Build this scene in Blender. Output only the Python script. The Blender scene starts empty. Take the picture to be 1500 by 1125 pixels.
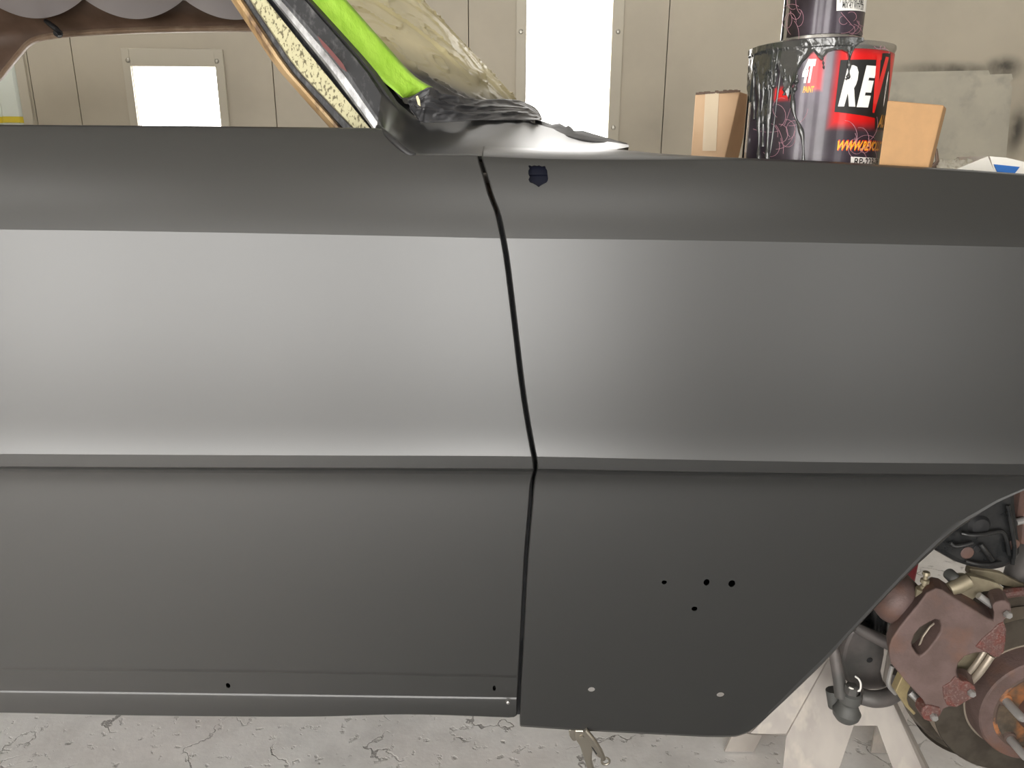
import bpy, bmesh, math, random
import numpy as np
from mathutils import Vector, Matrix
from mathutils import noise as mnoise
random.seed(7)
SC = bpy.context.scene
COL = SC.collection
# ------------------------------------------------------------------ camera
H = 1.15                                    # camera height above the floor
FPX = 1083.33                               # focal length in pixels (26 mm on 36 mm)
PITCH, ROLL = math.radians(16.4), math.radians(0.39)
Fv = np.array([0, math.cos(PITCH), -math.sin(PITCH)])
R0 = np.array([1.0, 0, 0]); U0 = np.array([0, math.sin(PITCH), math.cos(PITCH)])
Rv = R0*math.cos(ROLL) + U0*math.sin(ROLL); Uv = U0*math.cos(ROLL) - R0*math.sin(ROLL)
cam_d = bpy.data.cameras.new('camera'); cam = bpy.data.objects.new('camera', cam_d); COL.objects.link(cam)
cam_d.sensor_width = 36; cam_d.lens = 26; cam_d.clip_start = 0.02
M = Matrix.Identity(4)
for i in range(3):
    M[i][0] = Rv[i]; M[i][1] = Uv[i]; M[i][2] = -Fv[i]
M[2][3] = H
cam.matrix_world = M
SC.camera = cam
SC.view_settings.view_transform = 'Standard'; SC.view_settings.look = 'None'
SC.view_settings.gamma = 1; SC.view_settings.use_curve_mapping = False
SC.view_settings.exposure = 0.68
w = bpy.data.worlds.new('world'); SC.world = w; w.use_nodes = True
w.node_tree.nodes['Background'].inputs[0].default_value = (0.8, 0.85, 1, 1)
w.node_tree.nodes['Background'].inputs[1].default_value = 0.02
# strengths of the light fixtures, seen and unseen (emission of the diffusers)
L_FAR, L_NEAR, L_CEIL = 5.5, 7.3, 3.6

def P(px, py, y):                           # point seen at a pixel of the 1500x1125 frame, at depth y
    d = Fv + Rv*(px-750)/FPX - Uv*(py-562.5)/FPX
    v = d*(y/d[1])
    return Vector((v[0], v[1], v[2]+H))

# ------------------------------------------------------------------ materials
def nodes(name):
    m = bpy.data.materials.new(name); m.use_nodes = True
    nt = m.node_tree; b = nt.nodes['Principled BSDF']
    return m, nt, b
def N(nt, t, **kw):
    n = nt.nodes.new(t)
    for k, v in kw.items():
        if k in n.inputs.keys(): n.inputs[k].default_value = v
        else: setattr(n, k, v)
    return n
def mat(name, col, rough=0.6, metal=0.0, col2=None, scale=20, detail=4, lo=0.4, hi=0.6, bump=0.0, bscale=None, bdist=0.001, spec=0.5, coat=0.0, stretch=None, col3=None, scale3=4):
    m, nt, b = nodes(name)
    b.inputs['Roughness'].default_value = rough; b.inputs['Metallic'].default_value = metal
    b.inputs['Base Color'].default_value = (*col, 1)
    b.inputs['Specular IOR Level'].default_value = spec
    b.inputs['Coat Weight'].default_value = coat; b.inputs['Coat Roughness'].default_value = 0.08
    tc = N(nt, 'ShaderNodeTexCoord')
    src = tc.outputs['Object']
    if stretch:
        mp = N(nt, 'ShaderNodeMapping'); mp.inputs['Scale'].default_value = stretch
        nt.links.new(src, mp.inputs[0]); src = mp.outputs[0]
    def ramp(sc, a, c, base, target):
        n = N(nt, 'ShaderNodeTexNoise', Scale=sc, Detail=detail, Roughness=0.6); nt.links.new(src, n.inputs['Vector'])
        r = N(nt, 'ShaderNodeMapRange'); r.inputs[1].default_value = a; r.inputs[2].default_value = c
        nt.links.new(n.outputs[0], r.inputs[0])
        mx = N(nt, 'ShaderNodeMix', data_type='RGBA')
        nt.links.new(r.outputs[0], mx.inputs[0])
        if isinstance(base, tuple): mx.inputs[6].default_value = (*base, 1)
        else: nt.links.new(base, mx.inputs[6])
        mx.inputs[7].default_value = (*target, 1)
        return mx.outputs[2]
    out = None
    if col2: out = ramp(scale, lo, hi, col, col2)
    if col3: out = ramp(scale3, .52, .66, out if out is not None else col, col3)
    if out is not None: nt.links.new(out, b.inputs['Base Color'])
    if bump:
        n = N(nt, 'ShaderNodeTexNoise', Scale=bscale or scale, Detail=detail); nt.links.new(src, n.inputs['Vector'])
        bp = N(nt, 'ShaderNodeBump', Strength=bump, Distance=bdist); nt.links.new(n.outputs[0], bp.inputs['Height'])
        nt.links.new(bp.outputs[0], b.inputs['Normal'])
    return m
def emis(name, col, s):
    m, nt, b = nodes(name)
    b.inputs['Base Color'].default_value = (0.8, 0.8, 0.8, 1)
    b.inputs['Emission Color'].default_value = (*col, 1); b.inputs['Emission Strength'].default_value = s
    return m
CARP = mat('satin_black_paint', (.0165, .0168, .0165), rough=.37, spec=.95, bump=.06, bscale=900, bdist=.0004)
M_ = dict(
    car=CARP,
    dark=mat('dark_underside', (.012, .012, .013), .8),
    navy=mat('navy_tape', (.004, .005, .012), .6, spec=.2),
    wall=mat('booth_wall', (.55, .50, .405), .5, col2=(.50, .455, .37), scale=2.2, spec=.35),
    joint=mat('wall_joint', (.30, .27, .22), .8),
    frame=mat('fixture_frame', (.57, .53, .44), .45, spec=.4),
    screw=mat('screw_head', (.45, .43, .38), .3, .8),
    rubber=mat('black_rubber', (.015, .015, .016), .5),
    tan=mat('tan_garnish', (.38, .24, .11), .5, col2=(.50, .35, .19), scale=30, col3=(.12, .07, .04), scale3=45, stretch=(1, 1, .3)),
    brown=mat('brown_trim', (.115, .072, .048), .55, col2=(.16, .10, .068), scale=9),
    brownedge=mat('brown_welt', (.40, .29, .20), .5, col2=(.31, .21, .14), scale=25),
    cloth=mat('headliner_cloth', (.50, .46, .46), .85, bump=.3, bscale=260, bdist=.001),
    cream=mat('speckled_cream', (.45, .42, .26), .6, col2=(.12, .105, .055), scale=360, lo=.53, hi=.62, detail=2, stretch=(1, 1, .45), bump=.3),
    silver=mat('bare_metal', (.75, .76, .78), .35, .6, col2=(.35, .35, .36), scale=60, stretch=(1, 1, .3)),
    brushed=mat('brushed_dark_metal', (.045, .046, .05), .45, .2, col2=(.16, .16, .165), scale=130, lo=.5, hi=.75, stretch=(1, 1, .12)),
    red=mat('red_spot', (.11, .02, .018), .6),
    black=mat('black_paint', (.012, .012, .012), .4),
    lime=mat('lime_tape', (.25, .46, .03), .55, col2=(.31, .53, .05), scale=18, bump=.5, bscale=40, bdist=.003, stretch=(3, 3, .6)),
    blacktape=mat('black_oversprayed_tape', (.040, .040, .043), .55, col2=(.065, .065, .068), scale=30, bump=.2, bscale=60, bdist=.002),
    kraft=mat('kraft_cardboard', (.40, .235, .11), .75, col2=(.43, .25, .115), scale=60),
    kraft2=mat('tan_cardboard', (.60, .42, .26), .6, col2=(.52, .34, .2), scale=6),
    clear=mat('packing_tape', (.66, .55, .40), .12, coat=1.0),
    tin=mat('tin_rim', (.55, .54, .52), .25, .9),
    label=mat('black_label', (.018, .013, .018), .30, .3, col2=(.065, .05, .07), scale=14, lo=.35, hi=.75, coat=.25),
    labelred=mat('label_red', (.62, .012, .012), .3, coat=.5),
    labelwhite=mat('label_white', (.82, .80, .76), .35),
    labelyellow=mat('label_yellow', (.85, .42, .03), .35),
    scratch=mat('label_scribble', (.42, .22, .27), .4),
    grypaint=mat('wet_grey_paint', (.035, .037, .037), .12, coat=1.0, bump=.5, bscale=70, bdist=.004),
    sheet=mat('grey_card_sheet', (.56, .53, .44), .7, col2=(.50, .475, .40), scale=5, col3=(.42, .40, .34), scale3=6),
    white=mat('white_card', (.80, .78, .72), .6),
    blue=mat('blue_print', (.02, .14, .48), .5),
    silverlid=mat('crumpled_foil', (.6, .57, .48), .3, .7, bump=1, bscale=60, bdist=.01),
    rust=mat('rusty_iron', (.135, .090, .082), .62, .25, col2=(.10, .066, .058), scale=22, bump=.5, bscale=260, bdist=.0012, col3=(.155, .08, .055), scale3=9),
    rustred=mat('pitted_red_rust', (.11, .055, .048), .55, .2, col2=(.13, .038, .03), scale=45, lo=.45, hi=.6, bump=.9, bscale=400, bdist=.0015, col3=(.17, .12, .105), scale3=350),
    rotor=mat('worn_rotor_steel', (.105, .09, .072), .42, .55, col2=(.075, .062, .05), scale=30, bump=.2, bscale=80),
    rotoredge=mat('rotor_edge_steel', (.36, .31, .25), .4, .5),
    bracket=mat('zinc_bracket', (.33, .29, .20), .45, .5, col2=(.25, .215, .15), scale=40),
    clip=mat('brass_clip', (.42, .34, .18), .4, .5, col2=(.34, .27, .15), scale=40),
    pin=mat('grey_pin', (.34, .33, .32), .4, .5),
    greypart=mat('dull_grey_part', (.085, .082, .078), .55, .3, col2=(.13, .115, .11), scale=14),
    blackpart=mat('glossy_black_steel', (.014, .015, .016), .25, .1, col2=(.03, .03, .03), scale=20),
    boot=mat('grey_rubber_boot', (.07, .07, .066), .55),
    steelstand=mat('dusty_stand_steel', (.42, .385, .35), .6, .1, col2=(.31, .28, .26), scale=7, col3=(.52, .47, .41), scale3=16, stretch=(1, 1, .4)),
    plier=mat('plier_steel', (.36, .33, .28), .3, .85, col2=(.36, .33, .28), scale=40),
    orange=mat('orange_rust', (.30, .12, .045), .7, col2=(.07, .045, .035), scale=26, lo=.42, hi=.5),
    grease=mat('greasy_hub_face', (.045, .038, .03), .3, col2=(.11, .08, .055), scale=40, col3=(.24, .10, .04), scale3=22, bump=.8, bscale=120),
    tag=mat('red_engine_part', (.22, .01, .02), .4),
    ribs=mat('ribbed_curtain', (.80, .86, .80), .4, spec=.4),
    yellow=mat('yellow_band', (.78, .62, .05), .5),
    wood=mat('bare_plank', (.40, .29, .18), .7),
    ceil=mat('ceiling_panels', (.50, .48, .44), .7),
    vinyl=mat('brown_vinyl', (.10, .065, .045), .5),
    seat=mat('tan_seat', (.25, .17, .11), .6),
)
# masking paper: cream film with dark overspray towards its taped foot
def paper_mat():
    m, nt, b = nodes('masking_paper')
    at = N(nt, 'ShaderNodeAttribute', attribute_name='over')
    tc = N(nt, 'ShaderNodeTexCoord')
    n = N(nt, 'ShaderNodeTexNoise', Scale=9.0, Detail=5.0); nt.links.new(tc.outputs['Object'], n.inputs['Vector'])
    c = N(nt, 'ShaderNodeMix', data_type='RGBA'); c.inputs[6].default_value = (.60, .53, .31, 1); c.inputs[7].default_value = (.50, .44, .25, 1)
    r = N(nt, 'ShaderNodeMapRange'); r.inputs[1].default_value = .4; r.inputs[2].default_value = .62
    nt.links.new(n.outputs[0], r.inputs[0]); nt.links.new(r.outputs[0], c.inputs[0])
    c2 = N(nt, 'ShaderNodeMix', data_type='RGBA'); c2.inputs[7].default_value = (.06, .058, .055, 1)
    nt.links.new(at.outputs['Fac'], c2.inputs[0]); nt.links.new(c.outputs[2], c2.inputs[6]); nt.links.new(c2.outputs[2], b.inputs['Base Color'])
    b.inputs['Roughness'].default_value = .5
    b.inputs['Specular IOR Level'].default_value = .5
    return m
M_['paper'] = paper_mat()
def floor_mat():
    m, nt, b = nodes('dusty_concrete')
    tc = N(nt, 'ShaderNodeTexCoord')
    n1 = N(nt, 'ShaderNodeTexNoise', Scale=5.0, Detail=8.0, Roughness=.65); nt.links.new(tc.outputs['Object'], n1.inputs['Vector'])
    c1 = N(nt, 'ShaderNodeValToRGB'); e = c1.color_ramp.elements
    e[0].position = .32; e[0].color = (.62, .60, .58, 1); e[1].position = .58; e[1].color = (.82, .80, .78, 1)
    nt.links.new(n1.outputs[0], c1.inputs[0])
    # warm patches
    n2 = N(nt, 'ShaderNodeTexNoise', Scale=1.6, Detail=3.0); nt.links.new(tc.outputs['Object'], n2.inputs['Vector'])
    r2 = N(nt, 'ShaderNodeMapRange'); r2.inputs[1].default_value = .45; r2.inputs[2].default_value = .65; r2.inputs[4].default_value = .6
    nt.links.new(n2.outputs[0], r2.inputs[0])
    mx = N(nt, 'ShaderNodeMix', data_type='RGBA'); mx.inputs[7].default_value = (.76, .69, .66, 1)
    nt.links.new(r2.outputs[0], mx.inputs[0]); nt.links.new(c1.outputs[0], mx.inputs[6])
    # cracks: distorted voronoi edges, broken up by a noise mask
    nd = N(nt, 'ShaderNodeTexNoise', Scale=14.0, Detail=6.0); nt.links.new(tc.outputs['Object'], nd.inputs['Vector'])
    sub = N(nt, 'ShaderNodeVectorMath', operation='SCALE'); sub.inputs['Scale'].default_value = .16
    nt.links.new(nd.outputs[1], sub.inputs[0])
    add = N(nt, 'ShaderNodeVectorMath', operation='ADD'); nt.links.new(tc.outputs['Object'], add.inputs[0]); nt.links.new(sub.outputs[0], add.inputs[1])
    v = N(nt, 'ShaderNodeTexVoronoi', feature='DISTANCE_TO_EDGE', Scale=4.5); nt.links.new(add.outputs[0], v.inputs['Vector'])
    lt = N(nt, 'ShaderNodeMapRange'); lt.inputs[1].default_value = .004; lt.inputs[2].default_value = .014; lt.inputs[3].default_value = 1; lt.inputs[4].default_value = 0
    nt.links.new(v.outputs['Distance'], lt.inputs[0])
    nm = N(nt, 'ShaderNodeTexNoise', Scale=7.0, Detail=2.0); nt.links.new(tc.outputs['Object'], nm.inputs['Vector'])
    rm = N(nt, 'ShaderNodeMapRange'); rm.inputs[1].default_value = .47; rm.inputs[2].default_value = .55
    nt.links.new(nm.outputs[0], rm.inputs[0])
    mu = N(nt, 'ShaderNodeMath', operation='MULTIPLY'); nt.links.new(lt.outputs[0], mu.inputs[0]); nt.links.new(rm.outputs[0], mu.inputs[1])
    # pits
    np_ = N(nt, 'ShaderNodeTexNoise', Scale=38.0, Detail=5.0); nt.links.new(tc.outputs['Object'], np_.inputs['Vector'])
    rp = N(nt, 'ShaderNodeMapRange'); rp.inputs[1].default_value = .61; rp.inputs[2].default_value = .70; rp.inputs[4].default_value = .55
    nt.links.new(np_.outputs[0], rp.inputs[0])
    mxx = N(nt, 'ShaderNodeMath', operation='MAXIMUM'); nt.links.new(mu.outputs[0], mxx.inputs[0]); nt.links.new(rp.outputs[0], mxx.inputs[1])
    # unseen near floor painted darker rightwards, as shade for the lower panels to reflect
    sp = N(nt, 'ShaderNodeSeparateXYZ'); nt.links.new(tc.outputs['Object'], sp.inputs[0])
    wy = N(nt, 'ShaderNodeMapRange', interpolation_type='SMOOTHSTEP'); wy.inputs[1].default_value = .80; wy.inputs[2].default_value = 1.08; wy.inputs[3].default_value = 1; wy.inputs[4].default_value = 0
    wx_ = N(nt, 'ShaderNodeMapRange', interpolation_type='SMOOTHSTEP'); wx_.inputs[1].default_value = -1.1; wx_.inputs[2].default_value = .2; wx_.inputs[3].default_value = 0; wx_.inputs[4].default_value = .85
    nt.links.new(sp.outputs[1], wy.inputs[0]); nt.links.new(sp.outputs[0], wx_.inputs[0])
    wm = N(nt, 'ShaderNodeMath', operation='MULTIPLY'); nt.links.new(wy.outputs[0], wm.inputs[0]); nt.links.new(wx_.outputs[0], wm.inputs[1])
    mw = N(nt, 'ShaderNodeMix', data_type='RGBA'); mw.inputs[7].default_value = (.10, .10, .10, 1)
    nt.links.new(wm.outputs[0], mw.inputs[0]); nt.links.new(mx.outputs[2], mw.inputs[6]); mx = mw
    m3 = N(nt, 'ShaderNodeMix', data_type='RGBA'); m3.inputs[7].default_value = (.20, .185, .17, 1)
    sc_ = N(nt, 'ShaderNodeMath', operation='MULTIPLY'); sc_.inputs[1].default_value = .75
    nt.links.new(mxx.outputs[0], sc_.inputs[0])
    nt.links.new(sc_.outputs[0], m3.inputs[0]); nt.links.new(mx.outputs[2], m3.inputs[6]); nt.links.new(m3.outputs[2], b.inputs['Base Color'])
    b.inputs['Roughness'].default_value = .8
    h = N(nt, 'ShaderNodeMath', operation='SUBTRACT'); nt.links.new(n1.outputs[0], h.inputs[0]); nt.links.new(mxx.outputs[0], h.inputs[1])
    bp = N(nt, 'ShaderNodeBump', Strength=.5, Distance=.006); nt.links.new(h.outputs[0], bp.inputs['Height']); nt.links.new(bp.outputs[0], b.inputs['Normal'])
    return m
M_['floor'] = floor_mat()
def wall_stain_mat():                        # the booth wall with black overspray left round the taped sheets
    m = M_['wall'].copy(); m.name = 'booth_wall_oversprayed'
    nt = m.node_tree; b = nt.nodes['Principled BSDF']
    src = b.inputs['Base Color'].links[0].from_socket
    tc = N(nt, 'ShaderNodeTexCoord')
    fac = None
    for (px, py, rx, rz, s) in ((1470, 100, .13, .075, .95), (1390, 101, .34, .045, .7), (1490, 190, .075, .17, .8), (1330, 240, .2, .06, .4), (960, 190, .14, .16, .12)):
        c = P(px, py, WY)
        mp = N(nt, 'ShaderNodeMapping'); mp.inputs['Location'].default_value = (-c.x/rx, 0, -c.z/rz); mp.inputs['Scale'].default_value = (1/rx, 0, 1/rz)
        nt.links.new(tc.outputs['Object'], mp.inputs[0])
        ln = N(nt, 'ShaderNodeVectorMath', operation='LENGTH'); nt.links.new(mp.outputs[0], ln.inputs[0])
        r = N(nt, 'ShaderNodeMapRange', interpolation_type='SMOOTHSTEP'); r.inputs[1].default_value = 0; r.inputs[2].default_value = 1; r.inputs[3].default_value = s; r.inputs[4].default_value = 0
        nt.links.new(ln.outputs['Value'], r.inputs[0])
        if fac is None: fac = r.outputs[0]
        else:
            mx = N(nt, 'ShaderNodeMath', operation='MAXIMUM'); nt.links.new(fac, mx.inputs[0]); nt.links.new(r.outputs[0], mx.inputs[1]); fac = mx.outputs[0]
    no = N(nt, 'ShaderNodeTexNoise', Scale=14.0, Detail=3.0); nt.links.new(tc.outputs['Object'], no.inputs['Vector'])
    rr = N(nt, 'ShaderNodeMapRange'); rr.inputs[1].default_value = .3; rr.inputs[2].default_value = .6; rr.inputs[3].default_value = .6; rr.inputs[4].default_value = 1.1
    nt.links.new(no.outputs[0], rr.inputs[0])
    mm = N(nt, 'ShaderNodeMath', operation='MULTIPLY'); nt.links.new(fac, mm.inputs[0]); nt.links.new(rr.outputs[0], mm.inputs[1])
    mc = N(nt, 'ShaderNodeMix', data_type='RGBA'); mc.inputs[7].default_value = (.03, .03, .03, 1)
    nt.links.new(mm.outputs[0], mc.inputs[0]); nt.links.new(src, mc.inputs[6]); nt.links.new(mc.outputs[2], b.inputs['Base Color'])
    return m

# ------------------------------------------------------------------ mesh helpers
class MB:
    def __init__(s): s.v = []; s.f = []; s.fm = []; s.mi = 0
    def add(s, vs, fs):
        o = len(s.v); s.v += [tuple(v) for v in vs]; s.f += [tuple(i+o for i in f) for f in fs]; s.fm += [s.mi]*len(fs); return s
    def box(s, a, b):
        x0, y0, z0 = a; x1, y1, z1 = b
        return s.add([(x0,y0,z0),(x1,y0,z0),(x1,y1,z0),(x0,y1,z0),(x0,y0,z1),(x1,y0,z1),(x1,y1,z1),(x0,y1,z1)],
                     [(0,3,2,1),(4,5,6,7),(0,1,5,4),(1,2,6,5),(2,3,7,6),(3,0,4,7)])
    def hexa(s, p):                          # 4 front + 4 back corners
        return s.add(p, [(0,1,2,3),(7,6,5,4),(0,4,5,1),(1,5,6,2),(2,6,7,3),(3,7,4,0)])
    def grid(s, rows, closed=False):
        n = len(rows[0]); vs = [p for r in rows for p in r]; fs = []
        for i in range(len(rows)-1):
            for j in range(n if closed else n-1):
                k = (j+1) % n; fs.append((i*n+j, i*n+k, (i+1)*n+k, (i+1)*n+j))
        return s.add(vs, fs)
    def tube(s, pts, rad, n=10, caps=True):
        pts = [Vector(p) for p in pts]
        if not hasattr(rad, '__len__'): rad = [rad]*len(pts)
        rows = []; up = None
        for i, p in enumerate(pts):
            t = (pts[min(i+1, len(pts)-1)] - pts[max(i-1, 0)]).normalized()
            if up is None:
                up = t.orthogonal().normalized()
            up = (up - t*up.dot(t)).normalized(); sd = t.cross(up)
            rows.append([p + (up*math.cos(a)+sd*math.sin(a))*rad[i] for a in [2*math.pi*k/n for k in range(n)]])
        s.grid(rows, True)
        if caps:
            o = len(s.v); L = len(rows)*n
            s.f.append(tuple(o-L+k for k in range(n))[::-1]); s.f.append(tuple(o-n+k for k in range(n))); s.fm += [s.mi]*2
        return s
    def prism(s, outline, d):                # planar outline (list of Vectors) pushed along vector d
        n = len(outline); d = Vector(d); vs = [Vector(p) for p in outline] + [Vector(p)+d for p in outline]
        return s.add(vs, [tuple(range(n)), tuple(range(2*n-1, n-1, -1))] + [(i, n+i, n+(i+1) % n, (i+1) % n) for i in range(n)])
    def lathe(s, c, axis, prof, n=32):       # prof: (radius, distance along axis)
        c = Vector(c); a = Vector(axis).normalized(); u = a.orthogonal().normalized(); v = a.cross(u)
        rows = [[c + a*h + (u*math.cos(t)+v*math.sin(t))*max(r, 1e-5) for t in [2*math.pi*k/n for k in range(n)]] for r, h in prof]
        return s.grid(rows, True)
    def build(s, name, m, parent=None, smooth=20, bevel=0, solid=0, sub=0, label=None):
        me = bpy.data.meshes.new(name); me.from_pydata(s.v, [], s.f); me.update()
        ms = m if isinstance(m, (list, tuple)) else [m]
        for x in ms: me.materials.append(M_[x] if isinstance(x, str) else x)
        if len(ms) > 1: me.polygons.foreach_set('material_index', s.fm)
        bm = bmesh.new(); bm.from_mesh(me); bmesh.ops.remove_doubles(bm, verts=bm.verts, dist=1e-6)
        bmesh.ops.recalc_face_normals(bm, faces=bm.faces); bm.to_mesh(me); bm.free()
        if smooth:
            me.polygons.foreach_set('use_smooth', [True]*len(me.polygons)); me.set_sharp_from_angle(angle=math.radians(smooth))
        o = bpy.data.objects.new(name, me); COL.objects.link(o)
        if parent: o.parent = parent
        if solid:
            q = o.modifiers.new('thick', 'SOLIDIFY'); q.thickness = solid; q.offset = 0
        if bevel:
            q = o.modifiers.new('edge', 'BEVEL'); q.width = bevel; q.segments = 2; q.limit_method = 'ANGLE'; q.angle_limit = math.radians(35); q.harden_normals = False
        if sub:
            q = o.modifiers.new('sub', 'SUBSURF'); q.levels = sub; q.render_levels = sub
        if label: o['label'] = label
        return o
def tag(o, label=None, cat=None, group=None, kind=None):
    for k, v in (('label', label), ('category', cat), ('group', group), ('kind', kind)):
        if v: o[k] = v
    return o
def empty(name, label, cat, group=None, loc=(0, 0, 0)):
    o = bpy.data.objects.new(name, None); COL.objects.link(o); o.location = loc; o.empty_display_size = .05
    return tag(o, label, cat, group)
def struct(mb, name, m, parent=None, **kw):
    o = mb.build(name, m, parent, **kw)
    if not parent: o['kind'] = 'structure'
    return o
def cut(o, cutters, th=0):                   # real holes; the cutting bodies are removed again
    if th:
        q = o.modifiers.new('thick', 'SOLIDIFY'); q.thickness = th; q.offset = 0
    for c in cutters:
        q = o.modifiers.new('cut', 'BOOLEAN'); q.object = c; q.operation = 'DIFFERENCE'; q.solver = 'EXACT'
    dg = bpy.context.evaluated_depsgraph_get()
    me = bpy.data.meshes.new_from_object(o.evaluated_get(dg)); me.name = o.name
    o.modifiers.clear(); o.data = me
    for c in cutters: bpy.data.objects.remove(c)
def bpy_move(o, q):
    o.modifiers.move(o.modifiers.find(q.name), o.modifiers.find(q.name)-1)
def interp(pts, t):
    xs, ys = zip(*pts); return float(np.interp(t, xs, ys))
def hermite(pts):                            # smooth monotone-ish interpolation through points
    xs = np.array([p[0] for p in pts], float); ys = np.array([p[1] for p in pts], float)
    m = np.gradient(ys, xs)
    def f(x):
        if x <= xs[0]: return ys[0] + m[0]*(x-xs[0])
        if x >= xs[-1]: return ys[-1] + m[-1]*(x-xs[-1])
        i = int(np.searchsorted(xs, x)-1); h = xs[i+1]-xs[i]; t = (x-xs[i])/h
        return ((2*t**3-3*t**2+1)*ys[i] + (t**3-2*t**2+t)*h*m[i] + (-2*t**3+3*t**2)*ys[i+1] + (t**3-t**2)*h*m[i+1])
    return f
def pxline(pts, y, smooth=True):             # pixel polyline at depth y -> z(x)
    w = [P(a, b, y) for a, b in pts]; w = [(p.x, p.z) for p in w]
    return hermite(w) if smooth else (lambda x: interp(w, x))
def pxtime(pts, n):                          # resample a closed/open pixel outline
    return pts

# ------------------------------------------------------------------ booth shell
WY = 3.7; NY = -2.0; XL, XR = -4.2, 3.8; ZC = 2.9
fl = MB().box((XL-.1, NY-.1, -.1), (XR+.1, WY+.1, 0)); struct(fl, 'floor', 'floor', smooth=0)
ce = MB().box((XL-.1, NY-.1, ZC), (XR+.1, WY+.1, ZC+.1)); struct(ce, 'ceiling', 'ceil', smooth=0)
M_['wallf'] = wall_stain_mat()
def wx(px, py=110): return P(px, py, WY).x
cornx = wx(36)
seams = sorted([wx(44), wx(110), wx(400), wx(687), wx(975)])
LF = dict(x0=wx(178, 74), x1=wx(327, 74), z1=P(250, 72, WY).z, gx0=wx(193, 99), gx1=wx(317, 99), gz1=P(250, 98, WY).z)
RF = dict(x0=wx(756, 20), x1=wx(914, 20), z1=2.42, gx0=wx(771, 20), gx1=wx(898, 20), gz1=2.36)
def holed_wall(x0, x1, y0, y1, holes, seams, z1=ZC):
    mb = MB(); xs = [x0] + seams + [x1]
    for a, b in zip(xs[:-1], xs[1:]):
        hs = [h for h in holes if h[0] < b and h[1] > a]
        a2 = a + (.0022 if a != x0 else 0); b2 = b - (.0022 if b != x1 else 0)
        cur = a2
        for h in sorted(hs):
            mb.box((cur, y0, 0), (h[0], y1, z1)); mb.box((h[0], y0, h[3]), (h[1], y1, z1)); mb.box((h[0], y0, 0), (h[1], y1, h[2])); cur = h[1]
        mb.box((cur, y0, 0), (b2, y1, z1))
    return mb
wl = holed_wall(cornx, XR, WY, WY+.06, [(LF['gx0'], LF['gx1'], .25, LF['gz1']), (RF['gx0'], RF['gx1'], .25, RF['gz1'])], seams)
wb = struct(wl, 'wall_back', 'wallf', smooth=0)
jb = MB().box((cornx, WY+.061, 0), (XR, WY+.07, ZC)); jb.build('joint_backing', 'joint', wb, smooth=0)
def fixture(name, x0, x1, z0, z1, gx0, gx1, gz0, gz1, y, s, strength, screws, label):
    t = empty(name, label, 'light fixture', 'wall light fixtures of the booth', ((x0+x1)/2, y, z0))
    off = Vector((-(x0+x1)/2, -y, -z0))
    def B(mb, nm, m, **kw):
        mb.v = [tuple(Vector(v)+off) for v in mb.v]; return mb.build(nm, m, t, **kw)
    f = MB(); d = .012*s
    ya, yb = (y-d, y) if d > 0 else (y, y-d)
    f.box((x0, ya, z0), (gx0, yb, z1)); f.box((gx1, ya, z0), (x1, yb, z1)); f.box((gx0, ya, gz1), (gx1, yb, z1)); f.box((gx0, ya, z0), (gx1, yb, gz0))
    B(f, 'frame', 'frame', smooth=0, bevel=.003)
    g = MB(); yg = y + .03*s; g.box((gx0, min(yg, yg+.004*s), gz0), (gx1, max(yg, yg+.004*s), gz1))
    B(g, 'diffuser', emis('diffuser_light', (1, .98, .95), strength), smooth=0)
    for (sx, sz) in screws:
        q = MB().lathe((sx, y-d, sz), (0, -s, 0), [(0, .005), (.006, .0045), (.010, .002), (.011, 0)], 14); B(q, 'screw', 'screw')
    return t
g = P(186, 89, WY); g2 = P(322, 90, WY)
fixture('wall_light', LF['x0'], LF['x1'], .19, LF['z1'], LF['gx0'], LF['gx1'], .25, LF['gz1'], WY, 1, L_FAR,
        [(g.x+.01, g.z), (g2.x-.01, g2.z)], 'short bright light panel in the back wall, seen through the car window opening')
sA, sB, sC_, sD, sE = P(763, 47, WY), P(747, 112, WY), P(905, 47, WY), P(898, 187, WY), P(762, 147, WY)
fixture('wall_light', RF['x0'], RF['x1'], .19, RF['z1'], RF['gx0'], RF['gx1'], .25, RF['gz1'], WY, 1, L_FAR,
        [(sA.x, sA.z), (sC_.x, sC_.z), (sD.x, sD.z)], 'tall bright light panel in the back wall, right of the taped windshield')
# ribbed curtain door at the far left
dn = tag(bpy.data.objects.new('door_1', None), kind='structure'); COL.objects.link(dn)
rib = MB(); x = cornx - .02; rows = []
prof = []
while x > XL: 
    prof += [(x, WY+.01), (x-.025, WY-.02), (x-.10, WY-.02), (x-.125, WY+.01)]; x -= .13
rib.grid([[Vector((a, b, 0)) for a, b in prof], [Vector((a, b, ZC)) for a, b in prof]]); rib.build('door_panel', 'ribs', dn, smooth=0)
zy0, zy1 = P(10, 180, WY).z, P(10, 171, WY).z
yb_ = MB()
yb_.grid([[Vector((a, b-.004, zy0)) for a, b in prof], [Vector((a, b-.004, zy1)) for a, b in prof]]); yb_.build('yellow_band', 'yellow', dn, smooth=0, label='bright yellow band')
wbx = MB().box((XL, WY+.02, 0), (cornx, WY+.08, ZC)); struct(wbx, 'wall_back_return', 'wall', smooth=0)
tr = MB().box((cornx-.03, WY-.015, 0), (cornx+.015, WY, ZC)); struct(tr, 'trim_1', 'frame', smooth=0)
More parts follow.
